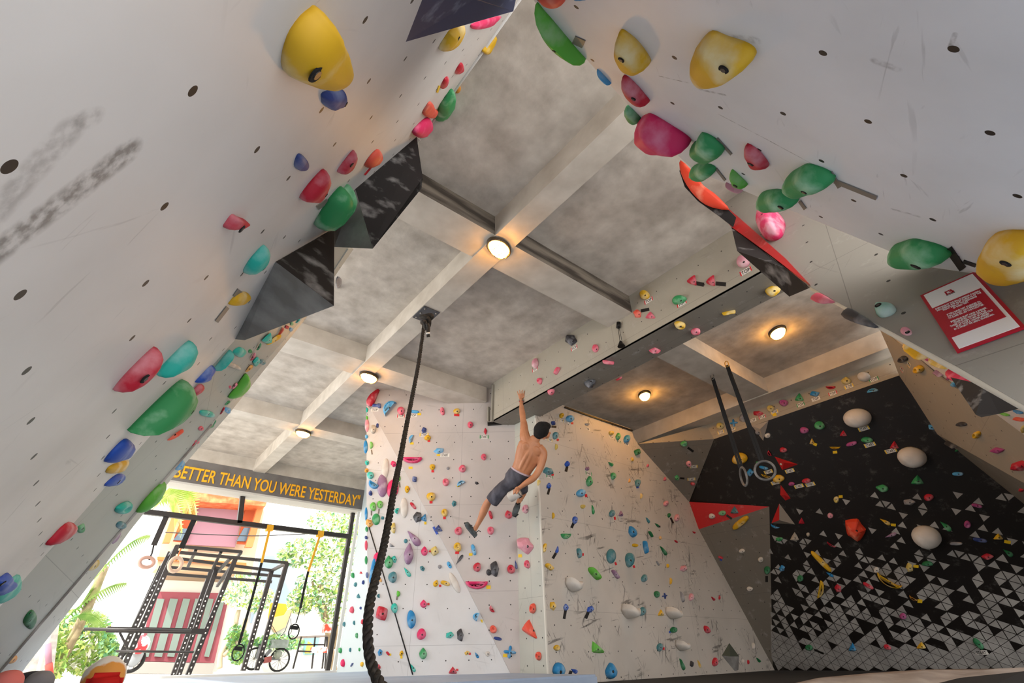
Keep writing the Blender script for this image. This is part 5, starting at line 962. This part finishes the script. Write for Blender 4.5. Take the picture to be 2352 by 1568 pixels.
def foliage(name, blobs, yy, mats, n, size, parent):
    bm = bmesh.new(); rd = random.Random(len(blobs) * 31 + n)
    for i in range(n):
        x, y, rx, ry = blobs[rd.randrange(len(blobs))]; a, q = rd.random() * 6.283, math.sqrt(rd.random()); P = ony(x + math.cos(a)*rx*q, y + math.sin(a)*ry*q, yy + (rd.random() - .5) * 1.4)
        d1 = V((rd.gauss(0, 1), rd.gauss(0, 1), rd.gauss(0, 1))).normalized() * size * (.6 + rd.random()*.8); d2 = d1.cross(V((rd.gauss(0, 1), rd.gauss(0, 1), rd.gauss(0, 1)))).normalized() * size * .45; c = V(P)
        f = bm.faces.new([bm.verts.new(c - d1), bm.verts.new(c + d2), bm.verts.new(c + d1), bm.verts.new(c - d2)]); f.material_index = rd.randrange(len(mats))
    o = from_bm(name, bm, mats); keep(o, parent); return o
tr = empty('flowering_tree', ony(765, 1535, 14.5)); tag(tr, 'tall tree with white blossom and green leaves at the right of the opening', 'tree')
tubes('trunk', [catmull([ony(768, 1540, 14.5), ony(757, 1470, 14.5), ony(748, 1420, 14.5), ony(735, 1340, 14.5)], 4)], .10, MAT['bark'], tr); tubes('branch', [[ony(750, 1430, 14.5), ony(715, 1330, 14.4)], [ony(750, 1425, 14.5), ony(780, 1330, 14.6)], [ony(770, 1490, 14.5), ony(778, 1400, 14.5)]], .04, MAT['bark'], tr)
foliage('leaves', [(760, 1200, 55, 30), (700, 1270, 55, 35), (770, 1280, 50, 50), (735, 1350, 60, 40), (770, 1390, 45, 45), (690, 1380, 30, 30), (800, 1230, 30, 50), (665, 1275, 25, 22)], 14.5, [MAT['leaf'], MAT['leaf2'], MAT['blossom'], MAT['blossom'], MAT['leafd']], 5200, .085, tr)
tr = empty('small_tree', ony(505, 1530, 15.4)); tag(tr, 'slender pale-trunked small tree behind the rack with white flowers', 'tree')
tubes('trunk', [catmull([ony(505, 1535, 15.4), ony(508, 1500, 15.4), ony(535, 1450, 15.4), ony(548, 1400, 15.4)], 4), catmull([ony(512, 1505, 15.4), ony(550, 1470, 15.4), ony(565, 1420, 15.4)], 4)], .07, fl('pale_bark', 'c9b79c'), tr)
foliage('leaves', [(565, 1340, 40, 22), (545, 1370, 40, 25), (590, 1385, 30, 20), (610, 1365, 18, 15)], 15.4, [MAT['blossom'], MAT['blossom'], MAT['leaf2'], MAT['leafd']], 1300, .075, tr)
for (cx, cy, rx, ry, yy, n, lb, ms) in ((545, 1480, 26, 45, 15.8, 900, 'green bush under the small tree behind the rack', ('leaf', 'leafd')), (185, 1440, 70, 40, 15.0, 1500, 'bright shrub bank left of the rack', ('leaf2', 'leafd', 'blossom')), (200, 1510, 60, 40, 14.5, 1400, 'low yellow green shrubs near the ground at left', ('leaf2', 'leaf', 'blossom')), (250, 1500, 22, 50, 14.2, 700, 'deep green shrub beside the lowest rack post', ('leaf', 'leafd')), (640, 1475, 60, 18, 16.6, 600, 'low greenery along the mural wall', ('leafd', 'leaf')), (120, 1500, 35, 60, 13.8, 900, 'yellow leafy shrub beside the stone wall', ('leaf2', 'leaf'))):
    sh = empty('shrub', ony(cx, 1540, yy)); tag(sh, lb, 'shrub', 'shrubs in the yard outside'); foliage('leaves', [(cx, cy, rx, ry)], yy, [MAT[m] for m in ms], n, .08, sh)
def frond(p, q, sag, yy, n=26, ll=.55):
    A2, B2 = ony(*p, yy), ony(*q, yy); P = []
    for i in range(n): t = i / (n - 1); P.append(A2*(1-t) + B2*t + np.array([0, .2*t, sag * 4 * t * (1 - t)]))
    bm = bmesh.new(); tube(bm, P, .018, 6)
    for i in range(3, n):
        t = i / n; d = P[min(i+1, n-1)] - P[i-1]; d /= np.linalg.norm(d); l = ll * math.sin(math.pi * (t * .85 + .12))
        for s in (-1, 1):
            e2 = P[i] + d * l * .45 + np.array([0, s * l * .5, -l * .6 if s > 0 else l * .35]); w = np.cross(d, e2 - P[i]); w = w / max(np.linalg.norm(w), 1e-6) * .0 + d * .022
            bm.faces.new([bm.verts.new(V(P[i] - w)), bm.verts.new(V(P[i] + w)), bm.verts.new(V(e2))])
    return bm
pm = empty('palm_tree', ony(110, 1568, 13.6)); tag(pm, 'palm with leaning pale trunk and drooping fronds at the left', 'palm')
tubes('trunk', [catmull([ony(95, 1600, 13.6), ony(125, 1545, 13.6), ony(190, 1420, 13.6), ony(240, 1300, 13.6)], 5)], [.10]*16, MAT['bark'], pm)
for p, q, s in (((215, 1330), (345, 1228), .25), ((140, 1430), (290, 1338), .2), ((240, 1300), (300, 1165), .1), ((165, 1420), (250, 1470), .25), ((200, 1330), (120, 1440), .2), ((180, 1400), (210, 1360), .1)):
    keep(from_bm('frond', frond(p, q, s, 13.4), [MAT['leaf']]), pm)
pm = empty('palm_tree', ony(350, 1180, 14.6)); tag(pm, 'upper palm fronds in front of the orange roof', 'palm')
for p, q, s in (((350, 1170), (440, 1175), .5), ((370, 1150), (455, 1190), .6), ((330, 1170), (415, 1120), .2), ((340, 1160), (420, 1220), .6)): keep(from_bm('frond', frond(p, q, s, 14.2, 26, .8), [MAT['leaf2']]), pm)
o = slab('stone_wall', [(60, 1420), (138, 1417), (120, 1570), (30, 1570)], 13.0, noisy('grey_stone_blocks', '8b8782', 'b0aca4', 5)); tag(o, 'grey stone block wall outside at lower left', 'wall')
o = tubes('pole', [[ony(127, 1402, 12.5), ony(88, 1545, 12.5)]], .045, fl('white_pole', 'd9cfc8')); tag(o, 'leaning white pole in front of the stone wall', 'pole')
o = empty('pole', ony(112, 1478, 12.3)); tag(o, 'short upright pole with a red lower half beside the stone wall', 'pole'); tubes('upper_pole', [[ony(110, 1478, 12.3), ony(112, 1524, 12.3)]], .05, fl('mauve_pole', 'a07484'), o); tubes('lower_pole', [[ony(112, 1524, 12.3), ony(114, 1552, 12.3)]], .06, fl('red_pole', 'e2453a'), o)
# scooter, motorcycle, table with boxes
def wheel(c, r, e, t=.03):
    tubes('wheel', [[c + np.array([r*math.cos(a), 0, r*math.sin(a)]) for a in [2*math.pi*i/24 for i in range(24)]]], t, MAT['strap'], e, 8, True); tubes('spokes', [[c + np.array([-r*math.cos(a), 0, -r*math.sin(a)]), c + np.array([r*math.cos(a), 0, r*math.sin(a)])] for a in [math.pi*i/6 for i in range(6)]], .006, MAT['boltl'], e, 4)
sc = empty('scooter', ony(618, 1528, 16)); tag(sc, 'old scooter with grey panniers parked by the mural wall', 'scooter')
wheel(ony(584, 1512, 16), .28, sc); wheel(ony(642, 1515, 16), .30, sc)
bars('frame', [(ony(598, 1482, 16), ony(588, 1512, 16)), (ony(598, 1487, 16), ony(608, 1512, 16)), (ony(608, 1512, 16), ony(640, 1512, 16)), (ony(606, 1510, 16), ony(622, 1492, 16))], .09, fl('scooter_grey', '6f7076'), sc)
bars('handlebar', [(ony(594, 1480, 16), ony(608, 1487, 16))], .04, MAT['steel'], sc); bm = bmesh.new(); bx(bm, ony(619, 1488, 16) + [0, -.15, -.0], ony(659, 1480, 16) + [0, .15, .14]); keep(from_bm('seat', bm, fl('grey_green_seat', '7c8581')), sc)
bm = bmesh.new(); bx(bm, ony(627, 1513, 15.9) + [0, -.12, 0], ony(648, 1492, 15.9) + [0, .12, 0]); bmesh.ops.bevel(bm, geom=bm.edges[:], offset=.05, segments=3, affect='EDGES'); keep(from_bm('pannier', bm, fl('pannier_fabric', '7f8479'), None, True), sc)
bars('engine', [(ony(606, 1516, 16), ony(622, 1513, 16))], .16, fl('engine_red_grey', '8d4a48'), sc)
mo = empty('motorcycle', ony(300, 1528, 16.5)); tag(mo, 'motorcycle with a red and white front beside the folding doors', 'motorcycle')
wheel(ony(303, 1515, 16.5), .28, mo, .05); bm = bmesh.new(); bmesh.ops.create_uvsphere(bm, u_segments=14, v_segments=10, radius=.24); o = from_bm('front_fairing', bm, noisy('red_white_fairing', 'd8323c', 'f0e6e2', 5, .45, .5), None, True); o.location = V(ony(322, 1480, 16.4)); keep(o, mo)
bm = bmesh.new(); bmesh.ops.create_uvsphere(bm, u_segments=14, v_segments=10, radius=.2); o = from_bm('body', bm, fl('grey_body', '9a9ea4'), None, True); o.scale = (1, .8, 1.6); o.location = V(ony(312, 1502, 16.5)); keep(o, mo); bars('handlebar', [(ony(310, 1470, 16.4), ony(340, 1472, 16.4))], .04, MAT['boltl'], mo)
tb = empty('work_table', ony(705, 1532, 14)); tag(tb, 'steel work table by the right edge of the opening', 'table'); slab('table_top', [(690, 1460), (752, 1458), (752, 1462), (690, 1464)], 14, fl('table_top_brown', '857b74'), tb, .8)
for x0, x1 in ((692, 673), (724, 716), (748, 740), (752, 746)): bars('leg', [(ony(x0, 1462, 14), ony(x1, 1535, 14))], .04, MAT['steel'], tb)
bars('shelf_bar', [(ony(688, 1480, 14), ony(745, 1480, 14)), (ony(684, 1495, 14), ony(742, 1497, 14))], .04, MAT['steel'], tb)
for k, (x, y, w, h, lb) in enumerate(((755, 1442, 18, 20, 'upper red box stacked on the work table'), (735, 1492, 34, 14, 'wide red and white box on the table shelf'))):
    o = box('box', ony(x - w/2, y + h/2, 13.9), ony(x + w/2, y - h/2, 13.9) + np.array([0, .25, 0]), noisy('red_white_carton_%d' % k, 'd93a24', 'efe4dc', 5, .4, .55)); tag(o, lb, 'box')
# two grey pillars of cable
o = tubes('overhead_cable', [catmull([ony(380, 1222, 13), ony(500, 1228, 13), ony(600, 1230, 13), ony(700, 1226, 13), ony(820, 1226, 13)], 6)], .012, MAT['steel']); tag(o, 'thin overhead cable strung across the street view', 'cable')
# ------------------------------------------------------------ things lying at the lower left edge
def blob(name, c, r, m, parent=None, sq=1.0):
    bm = bmesh.new(); bmesh.ops.create_uvsphere(bm, u_segments=28, v_segments=18, radius=1.0)
    for v in bm.verts: v.co *= 1 + .06 * noise.noise(v.co * 1.7 + V((r[0] * 30, 0, 0))); v.co.x *= r[0]; v.co.y *= r[1]; v.co.z *= r[2]
    o = from_bm(name, bm, m, None, True); o.location = V(c)
    if parent is not None: keep(o, parent)
    return o
bc = at_depth(240, 1585, 2.6); bg = empty('bag', bc); tag(bg, 'rounded white and orange bundle with a red front at the bottom edge', 'bag')
blob('top', at_depth(238, 1556, 2.75), (.125, .12, .125), noisy('white_orange_fabric', 'f2eee6', 'eaa24a', 2.2, .5, .53), bg); 
bm = bmesh.new(); bx(bm, at_depth(182, 1600, 2.5), at_depth(297, 1543, 2.5) + np.array([0, .16, 0])); bmesh.ops.bevel(bm, geom=bm.edges[:], offset=.03, segments=3, affect='EDGES'); keep(from_bm('front_panel', bm, fl('bright_red_fabric', 'c9120c'), None, True), bg)
bg = empty('bag', at_depth(88, 1575, 2.7)); tag(bg, 'grey and black soft bag at the lower left corner', 'bag'); blob('body', at_depth(88, 1569, 2.7), (.085, .08, .075), fl('grey_fabric', '8b8b90'), bg); blob('flap', at_depth(72, 1558, 2.78), (.09, .06, .045), fl('black_fabric', '3a3b42'), bg)
o = blob('bag', at_depth(14, 1570, 2.5), (.085, .08, .075), fl('coral_pink_fabric', 'e77f78')); tag(o, 'coral pink rounded bag in the bottom left corner', 'bag')
# ------------------------------------------------------------ the climber
SK = noisy('skin', 'b77a55', 'c98c66', 6.0, .4, .7, .5, .05)
rt_ = M @ np.array([1., 0, 0]); up_ = M @ np.array([0, -1., 0]); fw_ = M @ np.array([0, 0, 1.])
def ell_loft(bm, rings, n=18):
    prev = None; first = None
    for (c, a, b) in rings:
        row = [bm.verts.new(V(c + a*math.cos(2*math.pi*i/n) + b*math.sin(2*math.pi*i/n))) for i in range(n)]
        if prev:
            for i in range(n): bm.faces.new((prev[i], prev[(i+1) % n], row[(i+1) % n], row[i]))
        else: first = row
        prev = row
    bm.faces.new(first[::-1]); bm.faces.new(prev)
def limb(bm, L, n=14, k=4):
    """L: (px, py, depth, radius m[, flatten])"""
    C = catmull([np.array([*at_depth(x, y, d), r]) for x, y, d, r in L], k)
    tube(bm, [c[:3] for c in C], [float(max(c[3], .004)) for c in C], n)
def ball(bm, c, r, sc=(1, 1, 1), rot=None):
    q = bmesh.ops.create_uvsphere(bm, u_segments=18, v_segments=12, radius=r); m = Matrix(((rt_[0], up_[0], fw_[0]), (rt_[1], up_[1], fw_[1]), (rt_[2], up_[2], fw_[2])))
    R2 = Matrix.Rotation(rot or 0, 3, 'Z')
    for v in q['verts']: w = R2 @ V((v.co.x*sc[0], v.co.y*sc[1], v.co.z*sc[2])); v.co = m @ w + V(c)
def remesh(name, bm, vox, mat, parent, sm=6):
    bmesh.ops.recalc_face_normals(bm, faces=bm.faces); o = from_bm(name, bm, mat)
    md = o.modifiers.new('r', 'REMESH'); md.mode = 'VOXEL'; md.voxel_size = vox; md.use_smooth_shade = True
    m2 = o.modifiers.new('s', 'SMOOTH'); m2.factor = .5; m2.iterations = sm
    bpy.context.view_layer.update(); me = bpy.data.meshes.new_from_object(o.evaluated_get(bpy.context.evaluated_depsgraph_get())); o.modifiers.clear(); old = o.data; o.data = me; bpy.data.meshes.remove(old)
    if not me.materials: me.materials.append(mat)
    me.polygons.foreach_set('use_smooth', [True] * len(me.polygons))
    if parent is not None: keep(o, parent)
    return o
dT = 5.62
cl = empty('person', at_depth(1186, 1184, 5.75)); tag(cl, 'shirtless person in dark shorts climbing, one arm reaching up, seen from behind', 'person')
bm = bmesh.new(); sp = np.array([.905, .42])
def tring(x, y, hw, dp, d=dT, ang=0.0):
    c = at_depth(x, y, d); k = d * S / F; ca, sa = math.cos(ang), math.sin(ang); sx, sy = sp[0]*ca - sp[1]*sa, sp[0]*sa + sp[1]*ca
    return (c, (rt_ * sx - up_ * sy) * hw * k, fw_ * dp)
ell_loft(bm, [tring(1230, 1003, 9, .055), tring(1227, 1010, 13, .06), tring(1223, 1017, 25, .08), tring(1220, 1027, 31, .10), tring(1216, 1040, 32, .115), tring(1210, 1054, 29, .12), tring(1204, 1067, 25, .11), tring(1198, 1079, 23, .10), tring(1191, 1092, 25, .11), tring(1184, 1104, 24, .11), tring(1181, 1110, 16, .08)])
limb(bm, [(1228, 1012, dT, .065), (1234, 1003, dT, .058), (1240, 996, dT, .055)])
ball(bm, at_depth(1245, 990, dT), .098, (.95, 1.12, 1.08), -.25)
ball(bm, at_depth(1255, 999, dT + .03), .05, (1, 1, 1.2)); ball(bm, at_depth(1263, 994, dT + .07), .018)      # jaw, nose
ball(bm, at_depth(1250.5, 1005, dT - .05), .02, (.8, 1.5, .6), -.3)                                       # ear
limb(bm, [(1212, 1020, dT, .085), (1206, 1004, dT + .04, .078), (1204, 988, dT + .12, .062), (1203, 972, dT + .22, .052), (1201, 962, dT + .28, .044), (1200, 950, dT + .36, .046), (1198, 936, dT + .46, .038), (1197, 924, dT + .55, .027), (1196.5, 918, dT + .585, .030)])
HD = dT + .60
def hand(cx, cy, d, sc=1.0, fingers=(), thumb=None):
    ball(bm, at_depth(cx, cy, d), .044 * sc, (.92, 1.05, .42))
    for f in fingers: limb(bm, f, 8, 3)
    if thumb: limb(bm, thumb, 8, 3)
hand(1196.5, 911, HD, 1.0, [[(1196.5 + x*1.0, 909, HD, .011), (1196.5 + x*1.45, 909 - l*.5, HD + .01, .0095), (1196.5 + x*1.75, 909 - l*.85, HD + .02, .0085), (1196.5 + x*1.85, 909 - l*1.08, HD + .03, .0075)] for x, l in ((-4.6, 10.5), (-1.6, 13.0), (1.6, 13.0), (4.4, 11))], [(1200, 914, HD, .013), (1204.5, 910, HD, .011), (1206, 905, HD + .02, .009)])
limb(bm, [(1236, 1030, dT, .085), (1246, 1041, dT - .02, .072), (1245, 1058, dT - .06, .058), (1239, 1077, dT - .10, .050), (1231, 1091, dT - .13, .047), (1222, 1100, dT - .15, .047), (1208, 1109, dT - .16, .039), (1197, 1117, dT - .16, .029), (1193, 1120, dT - .16, .031)])
HR = dT - .16
hand(1188, 1124, HR, .95, [[(1186, 1124 + x*.6, HR, .011), (1182 - x*.2, 1127 + x, HR + .01, .0095), (1179, 1131 + x, HR + .03, .008)] for x in (-4, -1, 2, 5)], [(1191, 1127, HR - .02, .012), (1188, 1132, HR - .02, .010), (1185, 1134, HR, .008)])
ball(bm, at_depth(1232, 1036, dT - .07), .055, (1, 1.3, .45), .4); ball(bm, at_depth(1208, 1026, dT - .07), .05, (1, 1.3, .45), .4)   # shoulder blades
limb(bm, [(1178, 1103, dT, .085), (1158, 1120, dT - .02, .078), (1138, 1136, dT - .02, .056), (1126, 1147, dT, .050), (1118, 1158, dT + .02, .055), (1111, 1174, dT + .03, .056), (1103, 1192, dT + .03, .042), (1096, 1206, dT + .03, .033), (1090, 1216, dT + .03, .035)])
limb(bm, [(1193, 1106, dT, .085), (1200, 1118, dT + .12, .072), (1202, 1128, dT + .22, .058), (1198, 1138, dT + .22, .05), (1193, 1149, dT + .18, .038), (1189, 1158, dT + .16, .033), (1187, 1165, dT + .16, .034)])
for sg2 in (-1, 1): limb(bm, [(1221 + sg2*3, 1030 + sg2*2, dT - .060, .02), (1213 + sg2*4, 1048 + sg2*2, dT - .082, .03), (1205 + sg2*4.5, 1064 + sg2*2, dT - .078, .03), (1198 + sg2*4, 1078 + sg2*2, dT - .066, .026)])
body = remesh('body', bm, .0062, SK, cl, 4)
# hair
bm = bmesh.new(); ball(bm, at_depth(1243.5, 987, dT - .012), .112, (1.0, 1.1, 1.05), -.3); ball(bm, at_depth(1252, 977, dT), .07, (1.25, .8, 1.1), -.2); ball(bm, at_depth(1236, 996, dT - .01), .075, (.9, 1.1, 1), .1)
hr = remesh('hair', bm, .010, noisy('black_hair', '0a0807', '15110f', 40, rough=.95), cl, 3); tag(hr, 'short black hair')
# shorts
bm = bmesh.new(); ell_loft(bm, [tring(1196, 1083, 25, .115), tring(1192, 1090, 26.5, .125), tring(1186, 1100, 28, .13), tring(1180, 1110, 24, .12), tring(1176, 1116, 14, .09)])
limb(bm, [(1181, 1105, dT, .10), (1162, 1117, dT - .01, .098), (1145, 1132, dT - .01, .098), (1135, 1145, dT, .102), (1129, 1152, dT, .100)]); limb(bm, [(1192, 1106, dT, .10), (1197, 1115, dT + .08, .095), (1200, 1124, dT + .14, .09)])
rs = random.Random(5)
so = remesh('shorts', bm, .012, noisy('charcoal_shorts', '37363f', '56555f', 9, rough=.85, bump=.8, stretch=(1, 1, .35)), cl, 2)
for v in so.data.vertices: v.co += v.normal * (.012 * noise.noise(v.co * 14))
bm = bmesh.new(); ell_loft(bm, [tring(1197.5, 1080.5, 24.4, .112), tring(1196, 1083.5, 25.4, .118)]); wb = from_bm('waistband', bm, fl('pale_mauve_band', 'b9a6b0')); keep(wb, cl)
# climbing shoes
ms = noisy('grey_climbing_shoe', '3c4143', '5d6466', 12, rough=.6)
def shoe(L, sole):
    bm = bmesh.new(); limb(bm, L, 12, 4); o = remesh('climbing_shoe', bm, .008, ms, cl, 3)
    s = tubes('sole', [[at_depth(*p) for p in sole]], .012, fl('rubber_sole', '27292a'), None, 6); s.parent = o; s.matrix_parent_inverse = Matrix.Identity(4); s.location = V((0, 0, 0))
    s.matrix_parent_inverse = (Matrix.Translation(cl.location) @ Matrix.Translation(-cl.location)).inverted(); return o
s1 = shoe([(1070, 1200, dT + .02, .022), (1072, 1203, dT + .02, .036), (1077, 1210, dT + .02, .041), (1083, 1217, dT + .02, .042), (1089, 1225, dT + .02, .038), (1094, 1231, dT + .02, .026)], [(1067, 1200, dT + .02), (1073, 1212, dT + .02), (1081, 1222, dT + .02), (1091, 1234, dT + .02)])
s2 = shoe([(1190, 1156, dT + .16, .036), (1188, 1163, dT + .16, .045), (1185, 1171, dT + .15, .047), (1182, 1178, dT + .14, .040), (1179, 1183, dT + .14, .026)], [(1190, 1180, dT + .14), (1184, 1186, dT + .14), (1177, 1183, dT + .14)])
tubes('shoe_strap', [[at_depth(1185, 1155, dT + .09), at_depth(1189, 1158, dT + .07), at_depth(1194, 1156, dT + .10)]], .012, MAT['strap'], cl, 6)
tubes('shoe_laces', [[at_depth(1078, 1205, dT - .03), at_depth(1085, 1206, dT - .04)], [at_depth(1080, 1209, dT - .03), at_depth(1086, 1210, dT - .04)], [at_depth(1094, 1222, dT - .02), at_depth(1100, 1218, dT - .03), at_depth(1104, 1221, dT - .03)]], .006, MAT['strap'], cl, 6)
def band(x, y, d, r, m, nm, w=.012, t=0):
    c = at_depth(x, y, d); return tubes(nm, [[c + rt_*r*math.cos(a) + (fw_*.95 + up_*.1)*r*math.sin(a) for a in [2*math.pi*i/20 for i in range(20)]]], w, m, cl, 8, True)
band(1196.8, 922, dT + .56, .029, fl('red_wristband', 'b5303c'), 'wristband', .006); band(1197, 918.5, dT + .58, .029, fl('grey_watch_strap', '6e6a64'), 'watch', .007)
# chalk bag in the right hand
p0, p1 = at_depth(1193, 1129, dT - .10), at_depth(1169, 1143, dT - .08)
cb = empty('chalk_bag', (p0 + p1) / 2); tag(cb, 'white cylindrical chalk bag behind the climber around the right hand', 'chalk bag')
ax = p1 - p0; ax /= np.linalg.norm(ax); a_ = np.cross(ax, fw_); a_ /= np.linalg.norm(a_); b_ = np.cross(ax, a_); bm = bmesh.new()
for t, r in ((0, .062), (.15, .066), (.5, .070), (.85, .072), (1.0, .064)): pass
L_ = [(p0 + (p1 - p0)*t, a_*r, b_*r) for t, r in ((0.0, .062), (.12, .067), (.5, .070), (.85, .074), (.97, .066), (1.0, .05))]
ell_loft(bm, L_, 24); bmesh.ops.recalc_face_normals(bm, faces=bm.faces); keep(from_bm('pouch', bm, noisy('white_chalky_fabric', 'd9d3cc', 'c0b8b0', 6, rough=.9), None, True), cb)
tubes('rim', [[p0 + a_*.062*math.cos(t) + b_*.062*math.sin(t) for t in [2*math.pi*i/24 for i in range(24)]]], .008, MAT['tape_s'], cb, 8, True); bars('buckle_strap', [(p0 + a_*.066 , p0 + a_*.066 + ax*.05)], .025, MAT['strap'], cb)
# ------------------------------------------------------------ daylight
wd = bpy.data.worlds.new('world'); SC.world = wd; wd.use_nodes = True; bgn = wd.node_tree.nodes['Background']
bgn.inputs[0].default_value = (1.0, .985, .965, 1); bgn.inputs[1].default_value = WORLD
sun = bpy.data.lights.new('sun', 'SUN'); sun.energy = SUN; sun.angle = .02; sun.color = (1, .96, .88); so_ = bpy.data.objects.new('sun', sun); COL.objects.link(so_)
so_.rotation_euler = V((-.55, -.35, .76)).to_track_quat('Z', 'Y').to_euler()
vs = SC.view_settings; vs.view_transform = 'Standard'; vs.look = 'None'; vs.exposure = EXPO; vs.gamma = 1.0; vs.use_curve_mapping = False
